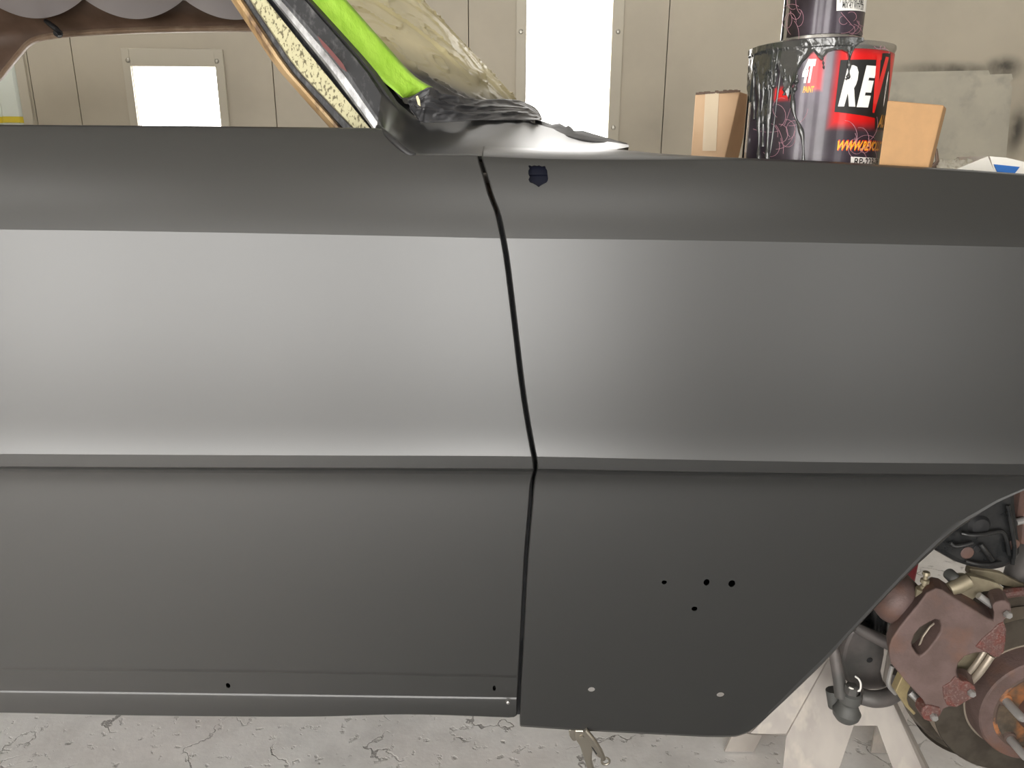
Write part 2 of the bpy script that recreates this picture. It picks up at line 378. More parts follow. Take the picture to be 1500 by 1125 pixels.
# near wall behind the camera with unseen light fixtures, side walls, ceiling fixtures
NF = [(-2.75, -2.0), (-1.6, -.85), (-.45, .30), (1.35, 2.10)]  # last panel is added to brighten the right end of the fender
NZ = (.14, 2.2)
wn = holed_wall(XL, XR, NY-.06, NY, [(a, b, NZ[0], NZ[1]) for a, b in NF], [-3.4, -1.8, .8, 2.6])
struct(wn, 'wall_front', 'wall', smooth=0)
struct(MB().box((XL-.06, NY, 0), (XL, WY, ZC)), 'wall_left', 'wall', smooth=0)
struct(MB().box((XR, NY, 0), (XR+.06, WY, ZC)), 'wall_right', 'wall', smooth=0)
for i, (a, b) in enumerate(NF):
    fixture('wall_light', a-.06, b+.06, NZ[0]-.06, NZ[1]+.06, a, b, NZ[0], NZ[1], NY, -1, L_NEAR*(1.25, .75, 1.0, .30)[i], [], 'unseen tall light panel in the wall behind the camera')
for (cx, cy) in ((-2.2, 2.9), (0.2, 2.9), (2.4, 2.9), (-2.2, -.6), (0.2, -.6)):
    t = empty('ceiling_light', 'flat light panel set in the booth ceiling', 'light fixture', 'ceiling light panels of the booth', (cx, cy, ZC))
    MB().box((-.62, -.17, -.02), (.62, .17, 0)).build('frame', 'frame', t, smooth=0)
    MB().box((-.58, -.13, -.024), (.58, .13, -.0205)).build('diffuser', emis('diffuser_light', (1, .98, .95), L_CEIL*(1.15 if cy < 0 else 1)), t, smooth=0)

# ------------------------------------------------------------------ car body
car = empty('car', 'satin black two-door car shell raised on a stand, windshield masked, front wheel off', 'car', None, (0, .8, 0))
CY = Vector((0, .8, 0))
def CB(mb, name, m, parent=None, **kw):      # build a part of the car (world coordinates -> car coordinates)
    if parent is None or parent is car: mb.v = [tuple(Vector(v)-CY) for v in mb.v]; return mb.build(name, m, car, **kw)
    mb.v = [tuple(Vector(v)-CY) for v in mb.v]; return mb.build(name, m, parent, **kw)
YS = .80
Zcr = pxline([(-300, 334), (0, 337), (200, 339.5), (400, 343), (600, 347), (740, 350), (900, 351.5), (1100, 354.5), (1300, 358.5), (1500, 363), (1900, 372)], YS)
Zri = pxline([(-300, 662), (0, 665), (250, 666.5), (500, 667.5), (750, 668.5), (1000, 673.5), (1200, 677), (1500, 680), (1900, 684)], YS-.006)
Zst = pxline([(-300, 680), (0, 682.5), (300, 684), (600, 685), (780, 686), (1000, 690), (1200, 692.5), (1500, 695), (1900, 699)], YS-.003)
Zbelt = pxline([(-400, 183), (0, 186.5), (330, 189), (552, 191.5)], YS+.065)
def Yupper(x, z):
    t = (z-Zcr(x))/.11
    return YS + .0055 + .034*t + .031*t*t
def Ysurf(x, z):
    zc, zr, zs = Zcr(x), Zri(x), Zst(x)
    if z >= zc: return Yupper(x, z)
    if z >= zr:
        f = (zc-z)/(zc-zr)
        d = (z-zr)
        flare = .011*math.exp(-(d/.020)) if d >= 0 else 0
        return YS + .0055 - .0115*f + .0050*f*f - .0040*math.exp(-d/.016)
    if z >= zs: 
        f = (zr-z)/max(zr-zs, 1e-5); return YS - .0050 + .0018*f
    d = zs - z
    return YS - .0032 + .0172*(1-math.exp(-d/.0080)) + .022*(d/.36)**1.5
def fz(pts): return pts
door_bot = pxline([(-400, 1049), (0, 1050.5), (150, 1054), (300, 1056), (460, 1056.5), (600, 1053), (700, 1056), (757, 1058.5)], YS+.034)
door_led = pxline([(-400, 1016), (0, 1020), (300, 1024), (745, 1030.5)], YS+.030)
door_lin = pxline([(-400, 976), (0, 980), (300, 983), (760, 992)], YS+.030)
fend_bot_px = [(762, 1064), (850, 1070), (950, 1075), (1030, 1079), (1078, 1079.5), (1095, 1074), (1112, 1061), (1150, 1026), (1200, 978), (1245, 930), (1290, 882), (1340, 831), (1395, 781), (1450, 741), (1500, 713), (1560, 701), (1700, 700), (1900, 701), (2000, 712), (2130, 790), (2260, 930), (2340, 1050)]
def _fb():
    out = []
    for a, b in fend_bot_px:
        y = YS+.03
        for _ in range(4):
            p = P(a, b, y); d = max(0, Zst(p.x)-p.z); y = YS + .014 + .022*(d/.36)**1.5 + .010
        out.append((p.x, p.z))
    return lambda x: interp(out, x)
fend_bot = _fb()
# front-edge gap of the door, x as a function of z
gp = [(701, 226), (705, 238), (712, 262), (720, 288), (728, 312), (735, 340), (741, 372), (748, 425), (757, 500), (765, 565), (773, 617), (780, 655), (784, 676), (784, 688), (781, 702), (777, 745), (772, 800), (768, 870), (765, 930), (762, 990), (760, 1035), (759.5, 1062)]
gw = [P(a, b, YS + (.05 if b < 250 else .03 if b < 300 else .0 if b < 680 else .012+.022*max(0, (b-680)/380.))) for a, b in gp]
_gh = hermite([(p.z, p.x) for p in gw][::-1])
def gapx(z): return _gh(min(max(z, gw[-1].z), gw[0].z))
GAP = .0026
def panel(side):
    """side -1: door (left of the gap), +1: fender. Rows of the skin with bends placed on the body lines."""
    nx = 110; rows = []; rowspec = []
    rowspec += [('roll', k) for k in range(5)]
    rowspec += [('up', f) for f in np.linspace(0, 1, 12)[0:]]
    rowspec += [('mid', f) for f in list(np.linspace(0, .85, 14))[1:] + [.88, .91, .935, .955, .97, .98, .99, .996, 1.0]]
    rowspec += [('st', f) for f in (.15, .5, .85, 1.0)]
    rowspec += [('lo', f) for f in (.006, .014, .025, .04, .06, .09, .13, .2, .3, .4, .5, .6, .7, .78, .86, .92)]
    if side < 0: rowspec += [('lin', k) for k in range(4)] + [('led', k) for k in range(6)] + [('bot', k) for k in range(4)]
    else: rowspec += [('fb', k) for k in range(5)]
    s = np.linspace(0, 1, nx)
    if side > 0: s = np.concatenate([[0], np.linspace(0.003, .50, 120), np.linspace(.51, 1, 50)])
    else: s = np.concatenate([[0], np.linspace(.003, .34, 60), np.linspace(.36, 1, 40)])
    xfar = -1.25 if side < 0 else 1.62
    def zrow(kind, a, x):
        if side < 0:
            bel = Zbelt(x)
            xa, xb = P(556, 190, YS+.06).x, P(600, 226, YS+.05).x
            low = P(650, 229.5, YS+.05).z
            if x > xa:
                u = min(1, (x-xa)/(xb-xa)); bel = bel + (low-bel)*(u**1.25)
        else: bel = ftop(x)
        if kind == 'roll': return bel
        zc, zr, zs = Zcr(x), Zri(x), Zst(x)
        if kind == 'up': return bel + (zc-bel)*a
        if kind == 'mid': return zc + (zr-zc)*a
        if kind == 'st': return zr + (zs-zr)*a
        if side < 0:
            zl = door_lin(x)
            if kind == 'lo': return zs + (zl+.004-zs)*a/.92
            if kind == 'lin': return zl + (.003, .0, -.003, -.012)[a]
            ze = door_led(x)
            if kind == 'led': return ze + (.014, .0052, .0042, .0034, .0014, -.003)[a]
            zb = door_bot(x); c = 0
            d = gapx(zb)-x
            if d < .012: c = .010*(1-math.sqrt(max(0, 1-((.012-d)/.012)**2)))
            return zb + c + (.012, .004, .001, 0)[a]
        zb = fend_bot(x)
        lip = min(.016 + .012*min(1, max(0, (x-.30)/.08)), max(.006, .25*(zs-zb)))
        if zb > zs - .02: zb = min(zb, zs-.012)
        if kind == 'lo': return zs + (zb+lip-zs)*a/.92
        return zb + lip*(.8, .75, .45, .1, 0)[a]
    def yadd(kind, a, x, z):
        if kind == 'led': return (.0016, .0016, .0030, .0030, .0016, .0008)[a]
        if kind == 'bot': return (.0008, .0014, .004, .012)[a]
        if kind == 'lin' : return (0, .0006, .0016, .0016)[a]
        if kind == 'fb':
            arch = min(1, max(0, (x-.30)/.06))
            return ((0, .002, .004, .006, .016), (-.0008, .0038, .0065, .0095, .018))[1][a]*arch + (0, .0005, .003, .009, .022)[a]*(1-arch)
        return 0
    def offs(a, x):
        A = [(.030, -.002), (.018, .0022), (.009, .0028), (.004, .0022), (.0012, .001)][a]
        B = [(.055, .0135), (.034, .0105), (.016, .0068), (.006, .0036), (.0015, .0014)][a]
        k = 0 if side < 0 else max(0, min(1, (.26-x)/.14))
        return A[0]+(B[0]-A[0])*k, A[1]+(B[1]-A[1])*k
    for kind, a in rowspec:
        row = []
        for si in s:
            z = 1.0 if kind == 'up' else .7
            x = gapx(z)
            for _ in range(6):
                gx = gapx(z) + side*GAP
                x = gx + (xfar-gx)*si
                z = zrow(kind, a, x)
            y = Ysurf(x, z) + yadd(kind, a, x, z)
            if kind == 'roll': o_ = offs(a, x); y += o_[0]; z += o_[1]
            row.append(Vector((x, y, z)))
        # hemmed edge turned in along the gap
        e = row[0]; h0 = Vector((e.x+side*.0000, e.y+.016, e.z)); h1 = Vector((e.x, e.y+.0012, e.z)); row[0] = Vector((e.x+side*.0010, e.y, e.z))
        rows.append([h0, h1] + row)
    return rows
_ft = [P(a, b, YS+.045) for a, b in ((690, 231), (760, 234), (830, 236), (900, 236.5), (1000, 236), (1080, 236), (1200, 240), (1300, 246), (1400, 252), (1500, 259), (1700, 272), (2100, 300))]
_fth = hermite([(p.x, p.z) for p in _ft])
def ftop(x): return _fth(x)
def hole(px, py, w, h, y, ragged=None):
    c = P(px, py, y); k = y*1.0/FPX*1.12; mb = MB(); out = []
    n = 20
    for i in range(n):
        t = 2*math.pi*i/n
        out.append(c + Vector((math.cos(t)*w*k/2, -.02, math.sin(t)*h*k/2)))
    if ragged: out = [P(a, b, y) + Vector((0, -.02, 0)) for a, b in ragged]
    mb.prism(out, (0, .035, 0)); o = mb.build('cutter', 'dark', smooth=0); return o
mb = MB().grid(panel(-1)); door = CB(mb, 'door', 'car', smooth=13)
door['label'] = 'driver side door skin'
cut(door, [hole(333, 1006, 7, 10, YS+.032), hole(724, 1010, 5, 11, YS+.032)], .0012)
mb = MB().grid(panel(1)); fender = CB(mb, 'fender', 'car', smooth=13)
rag = [(774, 243), (776, 242), (779, 243.5), (783, 242), (787, 243), (790, 242), (794, 244), (799, 243), (800, 247), (802, 250), (802, 256), (803, 262), (801, 267), (797, 269), (793, 271), (789, 274), (785, 271), (781, 269), (776, 267), (774, 263), (776, 259), (774, 255), (774, 250), (776, 247)]
cut(fender, [hole(973, 853, 8, 7, YS+.02), hole(1035, 853, 9, 11, YS+.02), hole(1072, 855, 10, 12, YS+.02), hole(1018, 893.5, 9, 8, YS+.02), hole(867, 1014, 11, 10, YS+.028), hole(1057, 1022, 12, 10, YS+.028),
             hole(788, 257, 0, 0, Ysurf(P(788, 257, YS+.03).x, P(788, 257, YS+.03).z), rag)], .0012)
yy = Ysurf(.03, P(788, 257, YS+.03).z) + .004
pt = MB()
for _b, _dy in ((238, .001), (249, .0005), (256, -.0005), (257.5, .0016), (266, .0008), (278, 0)):
    _r = []
    for _a in (768, 778, 788, 798, 808):
        _p = P(_a, _b, yy); _p.y = Ysurf(_p.x, _p.z) + .0045 + _dy; _r.append(_p)
    pt.add(_r, [])
pt.f += [(i*5+j, i*5+j+1, i*5+j+6, i*5+j+5) for i in range(5) for j in range(4)]; pt.fm = [0]*20
CB(pt, 'tape_patch', 'navy', fender, smooth=0, solid=.0006, label='dark navy tape behind the ragged opening'); 
# small screw at the corner of the door's ledge
c = P(744, 1028, YS+.024); CB(MB().lathe(c, (0, -1, .1), [(.0001, .003), (.0022, .0026), (.003, 0)], 12), 'screw', 'tin', door, label='tiny bare screw')
# inner structure behind the skins
yi = YS+.085
def X(px, py, y): return P(px, py, y).x
z = lambda v: v+H
inner = MB().box((-1.22, yi, z(-.60)), (.34, yi+.012, z(-.08))); CB(inner, 'inner_side_panel', 'dark', smooth=0)
CB(MB().box((gapx(.9)-.03, YS+.040, z(-.60)), (gapx(.9)+.012, yi, z(-.03))), 'hinge_pillar', 'dark', smooth=0)
CB(MB().box((gapx(.5)-.03, YS+.058, z(-.732)), (gapx(.5)+.016, YS+.075, z(-.58))), 'hinge_pillar_foot', 'dark', smooth=0)
CB(MB().box((gapx(.5)-.05, YS+.045, z(-.70)), (gapx(.5)-.006, YS+.06, z(-.55))), 'door_hem', 'dark', door, smooth=0)
dl = MB().box((-1.2, YS+.055, z(-.708)), (gapx(.5)-.02, YS+.060, z(-.12))); CB(dl, 'door_inner_panel', 'dark', door, smooth=0)
CB(MB().box((-1.24, yi, z(-.62)), (.30, yi+.10, z(-.52))), 'rocker', 'dark', smooth=0, bevel=.01)
FYW = 2.47
CB(MB().box((-1.9, yi+.02, z(-.54)), (.30, FYW-.03, z(-.52))), 'floor_pan', 'dark', smooth=0)
CB(MB().box((.30, yi+.02, z(-.54)), (.33, FYW-.03, z(-.085))), 'firewall', 'dark', smooth=0)
CB(MB().box((-1.9, yi, z(-.54)), (-1.86, FYW-.03, z(-.02))), 'rear_bulkhead', 'dark', smooth=0)
# rear quarter panel on the near side, beyond the frame
rq = []
for zz in np.linspace(z(-.70), z(.035), 30):
    rq.append([Vector((x, Ysurf(x, zz), zz)) for x in np.linspace(-2.9, -1.256, 14)])
CB(MB().grid(rq), 'quarter_panel', 'car', smooth=13)
# far side of the body (mirror of the section, plain)
fs = []
for zz in np.linspace(z(-.70), z(.02), 24):
    fs.append([Vector((x, FYW+.03-(Ysurf(max(min(x, 1.2), -1), zz)-YS), zz)) for x in np.linspace(-2.9, 1.6, 30)])
fsk = MB().grid(fs)
CB(fsk, 'far_side_panel', 'car', smooth=13)
# cut a wheel arch would be invisible from here; seats and door trim inside
CB(MB().box((-1.25, yi+.02, z(-.52)), (-.1, yi+.05, z(-.02))), 'door_trim_panel', 'vinyl', smooth=0, bevel=.01)
CB(MB().box((-1.9, FYW-.09, z(-.52)), (-.1, FYW-.06, z(-.02))), 'door_trim_panel', 'vinyl', smooth=0, bevel=.01)
for k, xs in enumerate((-1.0, -1.7)):
    CB(MB().box((xs, yi+.1, z(-.42)), (xs+.5, FYW-.15, z(-.27))), 'seat_cushion', 'seat', smooth=0, bevel=.04)
    CB(MB().box((xs-.12, yi+.1, z(-.40)), (xs+.02, FYW-.15, z(-.05))), 'seat_back', 'seat', smooth=0, bevel=.04)
CB(MB().box((-.20, yi+.04, z(-.22)), (.10, FYW-.1, z(-.02))), 'dashboard', 'vinyl', smooth=0, bevel=.03)
# ------------------------------------------------------------------ cowl, pillar, windshield
def bez(p, n):                               # Catmull-Rom through points
    p = [Vector(q) for q in p]; p = [p[0]*2-p[1]] + p + [p[-1]*2-p[-2]]; out = []
    seg = len(p)-3
    for i in range(n):
        u = i/(n-1)*seg; k = min(int(u), seg-1); t = u-k; a, b, c, d = p[k:k+4]
        out.append(.5*((2*b) + (c-a)*t + (2*a-5*b+4*c-d)*t*t + (3*b-a-3*c+d)*t**3))
    return out
Bc = bez([P(552, 186, .905), P(563, 196, .868), P(578, 210, .856), P(600, 225.5, .852), P(640, 227.5, .853), P(700, 228.5, .855), P(760, 229, .860), P(820, 227.5, .872), P(875, 223, .893), P(921, 215.5, .925)], 60)
Tc = bez([P(560, 130, .955), P(575, 143, .955), P(592, 158, .955), P(612, 172, .965), P(650, 178, .985), P(710, 176.5, 1.02), P(765, 177, 1.08), P(805, 187, 1.10), P(860, 202, 1.06), P(921, 212, .955)], 60)
rows = []
for j in range(24):
    v = j/23.; r = []
    for i in range(60):
        b, t = Bc[i], Tc[i]; p = b.lerp(t, v)
        u = i/59.
        sag = math.sin(math.pi*v)*(.007 - .004*max(0, min(1, (u-.45)/.3)))*min(1, (1-u)*6)*min(1, u*5)
        p = p + Vector((0, .6, -.8))*0 + Vector((0, .0, -sag)); p.y += sag*.9
        r.append(p)
    rows.append(r)
under = [Vector((p.x, p.y+.003, p.z-.0035)) for p in Bc]; under2 = [Vector((p.x, p.y+.03, p.z-.006)) for p in Bc]
CB(MB().grid([under2, under] + rows), 'cowl', 'car', smooth=25)
CB(MB().tube(bez([P(554, 187, .885), P(566, 197, .868), P(582, 211.5, .857), P(597, 224, .852), P(608, 228.5, .853)], 16), .0036, 8), 'door_gap_shade', 'rubber', smooth=60)  # black tube stands in for the shaded gap between door and cowl
# cowl panel across the car, in front of the windshield
cw = []
for i, q in enumerate(np.linspace(0, 1, 16)):
    y = .99 + (FYW-.12-.99)*q; bow = math.sin(math.pi*q)
    cw.append([Vector((-.10+.17*bow, y, z(.045))), Vector((.02+.16*bow, y, z(.025))), Vector((.10+.12*bow, y, z(.010)))])
CB(MB().grid(cw), 'cowl_top', 'car', solid=.002)
# A pillar lanes (pixel x at py = 0, 100, 185), depth of base and top
def lane(cols, dy, name, m, parent, edge=.0, round_=0, n=24, label=None, y0=.925):
    rows = []
    for k in range(n):
        py = 192 - k*(192+300)/(n-1)
        r = []
        xs = [interp([(-300, c[0]-(c[1]-c[0])*3*(.92)), (0, c[0]), (100, c[1]), (192, c[2])], py) for c in cols]
        yb = y0 + .10*((192-py)/492.)
        for j, xx in enumerate(xs):
            r.append(P(xx, py, yb + dy[j]))
        rows.append(r)
    return CB(MB().grid(rows), name, m, parent, smooth=35, label=label)
pil = lane([(366, 433, 521), (368, 435, 523), (390, 470, 545), (391, 471, 546)], (.01, .0, .0, .012), 'pillar', 'cream', car, label='sanded speckled cream pillar face')
lane([(338, 405, 487), (341, 408, 490), (346, 414, 496), (352, 419, 501), (357, 423, 505), (360, 426, 507)], (.045, .032, .024, .024, .03, .045), 'garnish_molding', 'tan', car, label='worn tan inner window molding')
lane([(355, 421, 503), (359, 425, 507), (364, 431, 519), (368, 435, 523)], (.035, .020, .020, .004), 'weatherstrip_channel', 'brushed', car)
lane([(389, 469, 543), (394, 474, 548), (400, 481, 553)], (.004, .014, .006), 'drip_channel', 'brushed', car)
lane([(399, 480, 548), (402, 485, 551), (411, 497, 562), (414, 501, 566)], (.004, -.001, .001, .006), 'drip_molding', 'silver', car, label='bare white-silver strip')
lane([(412, 498, 556), (418, 506, 566), (446, 533, 592), (449, 538, 600)], (.004, .002, .010, .02), 'windshield_pillar', 'brushed', car, label='scuffed dark grey pillar side')
lane([(448, 537, 600), (452, 541, 604), (458, 548, 612)], (.014, .012, .024), 'windshield_gasket', 'rubber', car)
rs = [P(462, 50, .93), P(470, 58, .93), P(483, 72, .93), (P(500, 92, .93)), P(506, 104, .93), P(497, 98, .93), P(484, 82, .93), P(470, 66, .93)]
CB(MB().prism([p+Vector((0, -.0035 if i < 99 else 0, 0))+Vector((0, .012, 0)) for i, p in enumerate(rs)], (0, .002, 0)), 'primer_spot', 'red', smooth=0, label='dull red primer spot')
# windshield: near edge -> bowed across the car
def ws(u, v):
    """u 0 near side .. 1 far side, v 0 base .. 1 roof"""
    near = P(interp([(0, 598), (.5, 540)], 0)*0 + 0, 0, 1) if 0 else None
    pb = P(604, 168, .975); pt_ = P(452, 0, .985)
    d = (pt_-pb); dirz = d/d.z
    top = z(.42); h = (top-pb.z)
    base = pb.lerp(Vector((pb.x, 2.33, pb.z)), u)
    bow = (1-abs(2*u-1)**2.3)
    x = base.x + dirz.x*h*v + (.210-.045*v)*bow
    yy = base.y + (.09*v)*(1-2*u)
    return Vector((x, yy, pb.z + h*v - .015*bow*(1-v)))
CB(MB().grid([[ws(u, v)+Vector((-.006, 0, 0)) for u in np.linspace(0, 1, 40)] for v in np.linspace(0, 1, 20)]), 'windshield', 'dark', smooth=40)
def wr(p, amp):                              # creased paper relief: soft pillows and a few sharp folds
    q = Vector((p.x*5, p.y*5, p.z*6)); w_ = mnoise.noise(q)*1.0
    for k, (f_, lim, g_) in enumerate(((7, .84, 2.2), (15, .86, 1.7), (27, .86, 1.0))):
        n_ = 1-abs(mnoise.noise(Vector((p.x*f_+k*3.3, p.y*f_*.8, p.z*f_+7.7*k)))*2.6)
        w_ += max(0, n_-lim)/(1-lim)*.35*g_
    return amp*w_
rows = []; ov = []
us = np.concatenate([np.linspace(-.01, .55, 170), np.linspace(.56, 1.0, 20)])
for v in np.linspace(.035, .92, 150):
    r = []
    for u in us:
        p = ws(max(u, 0), v)
        if u < 0: p.y += u*.5
        w_ = wr(p, .0055)
        p += Vector((w_+.002, -w_*.55, w_*.35)); r.append(p)
        ov.append(max(0, min(1, (.31 - v + .06*mnoise.noise(Vector((u*9, v*9, 0))) - .10*u)/.17))**1.3)
    rows.append(r)
mb = MB().grid(rows)
paper = mb.build('masking_paper', 'paper', None, smooth=60)
at = paper.data.attributes.new('over', 'FLOAT', 'POINT')
if len(paper.data.vertices) == len(ov): at.data.foreach_set('value', ov)
else: print('OV MISMATCH')
tag(paper, 'creased cream masking paper covering the windshield', 'masking paper')
# fold of the film edge along the silhouette
# green tape along the near glass edge
rows = []
for k in range(60):
    t = k/59.; py = 143 - t*(143+300)
    xl = interp([(-300, 448-(540-448)*3*.92), (0, 447), (100, 538), (130, 574), (143, 590)], py)
    xr = interp([(-300, 507-(590-507)*3*.92), (0, 507), (60, 560), (100, 595), (117, 613), (128, 634), (143, 606)], py)
    if py > 128: xr = interp([(128, 634), (143, 597)], py)
    yb = .955+.075*((192-py)/492.)
    r = []
    for j in range(9):
        f_ = j/8.; xx = xl + (xr-xl)*f_
        cr = .0015*mnoise.noise(Vector((f_*7, t*3, 2))) + .0022*max(0, math.sin(f_*9+t*2.5))**6
        r.append(P(xx, py, yb + .024*f_ - cr))
    rows.append(r)
tp = MB().grid(rows).build('masking_tape', 'lime', None, smooth=50, solid=.0006)
tag(tp, 'bright lime green masking tape along the windshield edge', 'tape')
# black oversprayed tape over the foot of the paper
top = [(597, 146), (606, 141), (618, 134), (632, 128), (646, 137), (665, 140), (690, 145), (715, 146), (745, 146), (768, 150), (785, 160), (792, 170)]
bot = [(600, 160), (606, 168), (614, 176), (624, 180), (645, 180), (670, 179), (695, 177), (720, 176), (748, 176), (768, 176.5), (785, 177.5), (793, 178)]
ya = [.955, .955, .957, .96, .975, .99, 1.03, 1.08, 1.16, 1.26, 1.38, 1.46]
yb2 = [.955, .957, .96, .963, .975, .985, 1.0, 1.02, 1.05, 1.08, 1.10, 1.12]
tt = bez([P(a, b, y) for (a, b), y in zip(top, ya)], 120); bb = bez([P(a, b, y) for (a, b), y in zip(bot, yb2)], 120)
rows = []
for j in range(26):
    v = j/25.; r = []
    for i in range(120):
        u = i/119.
        p = bb[i].lerp(tt[i], v)
        cr = .006*mnoise.noise(Vector((u*5+v*1.5, v*2.5+u*2, 5))) + .0035*max(0, 1-abs(mnoise.noise(Vector((u*9, v*4, 8)))*4))
        # long folds running with the tape
        cr += .007*math.exp(-((v-.30-.06*math.sin(u*4))/.06)**2) * (.4+.6*math.sin(u*5+1)**2) + .004*math.exp(-((v-.72+.15*u)/.05)**2)
        p = p + Vector((cr*.25, -cr, cr*.15)); r.append(p)
    rows.append(r)
bt = MB().grid(rows).build('masking_tape', 'blacktape', None, smooth=50, solid=.0006)
tag(bt, 'crumpled tape sprayed black along the windshield foot', 'tape')
# bright ragged scrap of tape at the corner
sc = [P(609, 141, .950), P(612, 140, .950), (P(615, 147, .950)), P(616, 156, .950), P(612, 153, .950)]
CB(MB().prism(sc, (0, .0006, 0)), 'paper_scrap', 'paper', smooth=0)
# rough black masking lying on the cowl edge
rows = []
tops = [(784, 174), (808, 182.5), (820, 181), (829, 186), (833, 184), (837, 187), (841, 192), (855, 192), (868, 196), (885, 201), (905, 207), (918, 210)]
bots = [(784, 184), (805, 192), (815, 197), (825, 200), (835, 202), (845, 204), (855, 206), (865, 208), (878, 209), (890, 210), (905, 211), (919, 212)]
a_ = [P(a, b, 1.16-.012*i) for i, (a, b) in enumerate(tops)]; b_ = [P(a, b, 1.09-.010*i) for i, (a, b) in enumerate(bots)]
for v in np.linspace(0, 1, 8):
    rows.append([bq.lerp(aq, v)+Vector((0, -.012*math.sin(math.pi*v)*abs(mnoise.noise(Vector((i*.9, v*3, 0)))), 0)) for i, (aq, bq) in enumerate(zip(a_, b_))])
ct = MB().grid(rows).build('masking_tape', 'blacktape', None, smooth=50, solid=.001)
tag(ct, 'ragged strip of black masking on the cowl tip', 'tape')

# ------------------------------------------------------------------ roof, headliner, far window opening
YF = 2.35
op = [(-260, 330), (-120, 220), (-40, 155), (0, 120), (12, 106), (24, 91), (34, 79), (42, 70), (52, 63.5), (66, 59.5), (82, 57), (105, 54.5), (140, 52.3), (180, 50.3), (230, 48.5), (290, 47.3), (350, 47), (395, 47), (480, 49), (560, 55), (620, 64)]
def edgep(dy, off): 
    pts = [P(a, b, YF+dy) for a, b in op]; out = []
    for i, p in enumerate(pts):
        t = (pts[min(i+1, len(pts)-1)]-pts[max(i-1, 0)]).normalized(); nrm = Vector((-t.z, 0, t.x)); out.append(p+nrm*off)
    return bez(out, 120)
e0 = edgep(0, 0); 
CB(MB().grid([edgep(.02, 0), edgep(-.002, .0005), edgep(-.010, .005), edgep(-.012, .010), edgep(-.008, .015), edgep(.01, .019)]), 'window_welt', 'brownedge', smooth=50, label='tan brown welt round the far window opening')
# brown side panel above the opening, rising to the headliner
rows = []
e1 = edgep(.004, .017)
for v in np.linspace(0, 1, 14):
    r = []
    for i, p in enumerate(e1):
        zt = z(.455) ; q = Vector((p.x - (.10*v if p.x < -1.46 else .10*v*max(0, (-1.3-p.x)/.16) if p.x < -1.3 else 0), p.y - .13*v**1.4, p.z + (max(zt, p.z+.03)-p.z)*v))
        if p.x < -1.40:
            k = min(1, (-1.40-p.x)/.12); q.y -= k*.035*(.5+.5*math.sin(v*16+i*.18))*math.sin(math.pi*min(1, v*1.1))
        r.append(q)
    rows.append(r)
CB(MB().grid(rows), 'side_trim_panel', 'brown', smooth=60)
# cloth headliner hanging in scallops between its bows
bowx = [P(a, 12, 2.20).x for a in (-330, -180, -35, 113, 262, 410, 560)]
rows = []
xs_ = np.linspace(-1.92, -.32, 180)
for yy in list(np.linspace(2.24, 1.02, 40)):
    r = []
    for x in xs_:
        k = np.searchsorted(bowx, x); a = bowx[max(k-1, 0)] if k > 0 else bowx[0]-.2; b = bowx[min(k, len(bowx)-1)] if k < len(bowx) else bowx[-1]+.2
        if k == 0: a = bowx[0]-.21; b = bowx[0]
        t = (x-a)/max(b-a, 1e-4); s = math.sin(math.pi*min(max(t, 0), 1))**.8
        e = (yy-1.63)/.61; cen = .045*(1-e*e)
        r.append(Vector((x, yy + .00, z(.435 + cen - .052*s*(.35+.65*abs(e)**3)))))
    rows.append(r)
CB(MB().grid(rows), 'headliner', 'cloth', smooth=60)
# coat hook
c = P(79, 42, 2.26)
hk = MB().lathe(P(86, 49, 2.27), (0, -1, 0), [(.0001, .012), (.010, .010), (.012, 0)], 14); hk.tube([P(67, 31, 2.262), P(74, 36, 2.245), P(82, 42, 2.235), P(89, 50, 2.25)], [.006, .008, .008, .007], 8)
hk.tube([P(89, 50, 2.245), P(84, 50.5, 2.235), P(80, 47, 2.235)], [.005, .005, .004], 8)
CB(hk, 'coat_hook', 'rubber', smooth=50)
# roof skin
rows = []
for q in np.linspace(0, 1, 24):
    y = 1.03+(2.31-1.03)*q; e = 2*q-1; zz = .455+.06*(1-e**4)
    rows.append([Vector((x, y, z(zz-.02*max(0, (x+.5)/.2)**2 - .03*max(0, (-1.7-x)/.3)**2))) for x in np.linspace(-2.2, -.30, 26)])
CB(MB().grid(rows), 'roof', 'car', smooth=30, solid=.004)
CB(MB().tube([Vector((-2.2, 1.03, z(.445))), Vector((-1.2, 1.03, z(.455))), Vector((-.32, 1.03, z(.445)))], .016, 10), 'roof_rail', 'brushed')
CB(MB().tube([Vector((-2.2, 2.33, z(.455))), Vector((-1.2, 2.33, z(.468))), Vector((-.32, 2.33, z(.455)))], .012, 10), 'roof_rail', 'brushed')
# far A pillar and both rear pillars
pf = [ws(1, v) for v in np.linspace(0, 1, 8)]
CB(MB().tube([p+Vector((-.02, .02, 0)) for p in pf], .03, 8), 'pillar', 'brushed')
for yy0, yy1 in ((.90, 1.04), (2.45, 2.33)):
    CB(MB().hexa([Vector((-2.9, yy0, z(.02))), Vector((-1.95 if yy0 < 1 else -2.05, yy0, z(.02))), Vector((-1.8 if yy0 < 1 else -1.95, yy1, z(.45))), Vector((-2.2, yy1, z(.45))),
                  Vector((-2.9, yy0+(.02 if yy0 < 1 else -.02), z(.02))), Vector((-1.95 if yy0 < 1 else -2.05, yy0+(.02 if yy0 < 1 else -.02), z(.02))), Vector((-1.8 if yy0 < 1 else -1.95, yy1+(.02 if yy0 < 1 else -.02), z(.45))), Vector((-2.2, yy1+(.02 if yy0 < 1 else -.02), z(.45)))]), 'rear_pillar', 'car', smooth=0)

